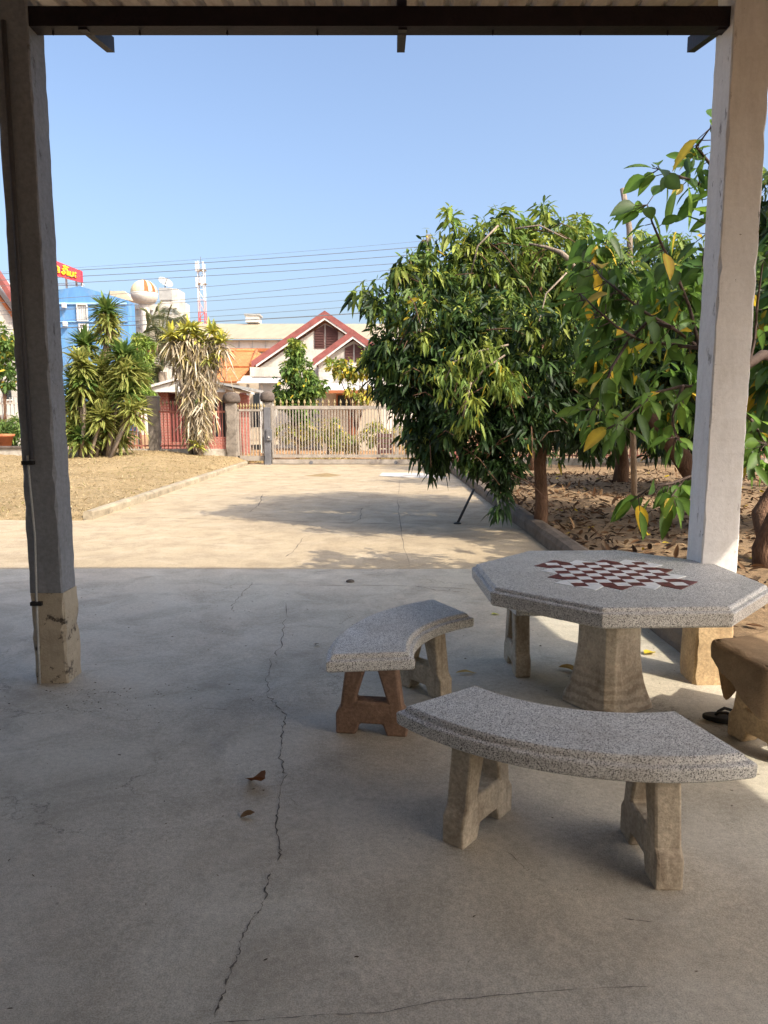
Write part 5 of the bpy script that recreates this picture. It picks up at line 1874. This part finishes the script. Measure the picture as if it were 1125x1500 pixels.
# cell tower
Y = 150.
ct = thing('cell_tower', 'red and white lattice telecom mast with antennas above the warehouse', 'tower', (px(296, Y), Y, 0))
o = ct.location
xm = px(296, Y)
hw_ = .62
for (v0, v1, mt, nm) in ((540, 458, 'mastred', 'lower_section'), (458, 440, 'mastred2', 'middle_section'), (440, 425, 'mastwhite', 'upper_section'), (425, 386, 'mastwhite', 'top_section')):
    m = MB(o)
    z0, z1 = pz(v0, Y) + .01, pz(v1, Y)
    for sx in (-1, 1):
        for sy in (-1, 1):
            m.tube([(xm + sx * hw_, Y + sy * hw_, z0), (xm + sx * hw_, Y + sy * hw_, z1)], .1, 6)
    nseg = max(1, int((z1 - z0) / 1.4))
    for k in range(nseg):
        za_, zb_ = z0 + (z1 - z0) * k / nseg, z0 + (z1 - z0) * (k + 1) / nseg
        s_ = 1 if k % 2 else -1
        m.tube([(xm - s_ * hw_, Y - hw_, za_), (xm + s_ * hw_, Y - hw_, zb_)], .06, 5)
        m.tube([(xm - hw_, Y - hw_, zb_), (xm + hw_, Y - hw_, zb_)], .06, 5)
    m.build(nm, M[mt], ct)
for (du, v, hh_) in ((-5, 392, 7), (5, 392, 7), (-2, 391, 7), (4.5, 412, 6), (-5, 415, 7), (2, 414, 6)):
    m = MB(o)
    x = px(296 + du, Y)
    m.box(x - .18, x + .18, Y - 1.2, Y - .9, pz(v + hh_, Y), pz(v - hh_, Y) )
    m.build('antenna', M['whitem'], ct, bevel=.03)
m = MB(o); m.tube([(xm, Y, pz(386, Y)), (xm, Y, pz(376, Y))], .05, 5); m.build('lightning_rod', M['galv_dark'], ct)
for v in (392, 412):
    m = MB(o); m.box(xm - 1, xm + 1, Y - 1, Y + 1, pz(v + 4, Y), pz(v + 3.4, Y)); m.build('platform', M['acgrey'], ct)

# pale gabled house at the left edge
Y = 34.
lh = thing('pale_gabled_house', 'pale house with a dark red sloping roof edge left of the porch post', 'house', (px(-60, Y), Y, 0))
o = lh.location
m = MB(o); m.poly_y([(px(-250, Y), -.1), (px(38, Y), -.1), (px(38, Y), pz(468, Y)), (px(-60, Y), pz(300, Y) * .7 + pz(462, Y) * .3), (px(-250, Y), pz(462, Y))], Y, Y + 2); m.build('wall', M['white'], lh)
m = MB(o)
A, B = (px(-60, Y), pz(298, Y)), (px(30, Y), pz(455, Y))
m.hexa([(A[0], Y - .5, A[1]), (B[0], Y - .5, B[1]), (B[0], Y + .02, B[1]), (A[0], Y + .02, A[1])], [(A[0], Y - .5, A[1] + .3), (B[0] + .15, Y - .5, B[1] + .2), (B[0] + .15, Y + .02, B[1] + .2), (A[0], Y + .02, A[1] + .3)])
m.build('roof_edge', M['redtrim'], lh)
m = MB(o)
A, B = (px(-40, Y), pz(375, Y)), (px(30, Y), pz(483, Y))
m.hexa([(A[0], Y - .16, A[1]), (B[0], Y - .16, B[1]), (B[0], Y - .01, B[1]), (A[0], Y - .01, A[1])], [(A[0], Y - .16, A[1] + .14), (B[0] + .1, Y - .16, B[1] + .12), (B[0] + .1, Y - .01, B[1] + .12), (A[0], Y - .01, A[1] + .14)])
m.build('gable_trim', M['rust'], lh)
m = MB(o); m.box(px(-4, Y), px(8, Y), Y - .06, Y - .005, pz(585, Y), pz(565, Y)); w_ = m.build('window', M['glass'], lh)
m = MB(o); m.box(px(-4, Y) - .05, px(8, Y) + .05, Y - .12, Y - .005, pz(587, Y), pz(585, Y)); m.build('sill', M['whitem'], w_)

# ------------------------------------------------------------------ utility pole and wires
Y = 32.
up_ = thing('utility_pole', 'square concrete utility pole rising behind the mango tree', 'pole', (px(627, Y), Y, 0))
o = up_.location
xm = px(627, Y)
m = MB(o); m.hexa([(xm - .17, Y - .17, -.1), (xm + .17, Y - .17, -.1), (xm + .17, Y + .17, -.1), (xm - .17, Y + .17, -.1)], [(xm - .11, Y - .11, pz(344, Y)), (xm + .11, Y - .11, pz(344, Y)), (xm + .11, Y + .11, pz(344, Y)), (xm - .11, Y + .11, pz(344, Y))]); m.build('shaft', M['polec'], up_, bevel=.02)
for v in (353, 361, 372, 383, 391):
    m = MB(o); m.tube([(xm - .30, Y - .02, pz(v, Y)), (xm - .11, Y - .02, pz(v, Y))], .05, 8); m.build('insulator', M['pillar_cap'], up_)
ordn = ['topmost', 'second', 'third', 'fourth', 'fifth', 'sixth', 'seventh', 'eighth', 'ninth', 'lowest']
wires = [((40, 391), (620, 353), 6, .010), ((40, 393), (620, 361), 7, .022), ((40, 403), (620, 372), 6, .022), ((40, 412), (620, 383), 6, .020), ((40, 436), (620, 391), 5, .016),
         ((40, 452), (623, 402), 7, .016), ((60, 446), (625, 418), 8, .016), ((60, 462), (625, 428), 10, .014), ((40, 470), (625, 440), 9, .016), ((60, 474), (625, 452), 8, .034)]
for i, (a, c, sag, r_) in enumerate(wires):
    pa, pb = at(*a, Y - .02), at(*c, Y - .02)
    pts = []
    for t in np.linspace(-.6, 1, 26):
        p = pa.lerp(pb, t)
        tt = (t + .6) / 1.6
        p.z -= sag * Y / FPX * 4 * tt * (1 - tt) * .9
        pts.append(p)
    m = MB(pts[-1]); m.tube(pts, r_ * .62, 5)
    w_ = m.build('power_line', M['wire'])
    w_.location = pts[-1]
    tag(w_, f'thin dark power line sagging left from the utility pole, {ordn[i]} of the ten', 'wire', 'power lines across the sky')
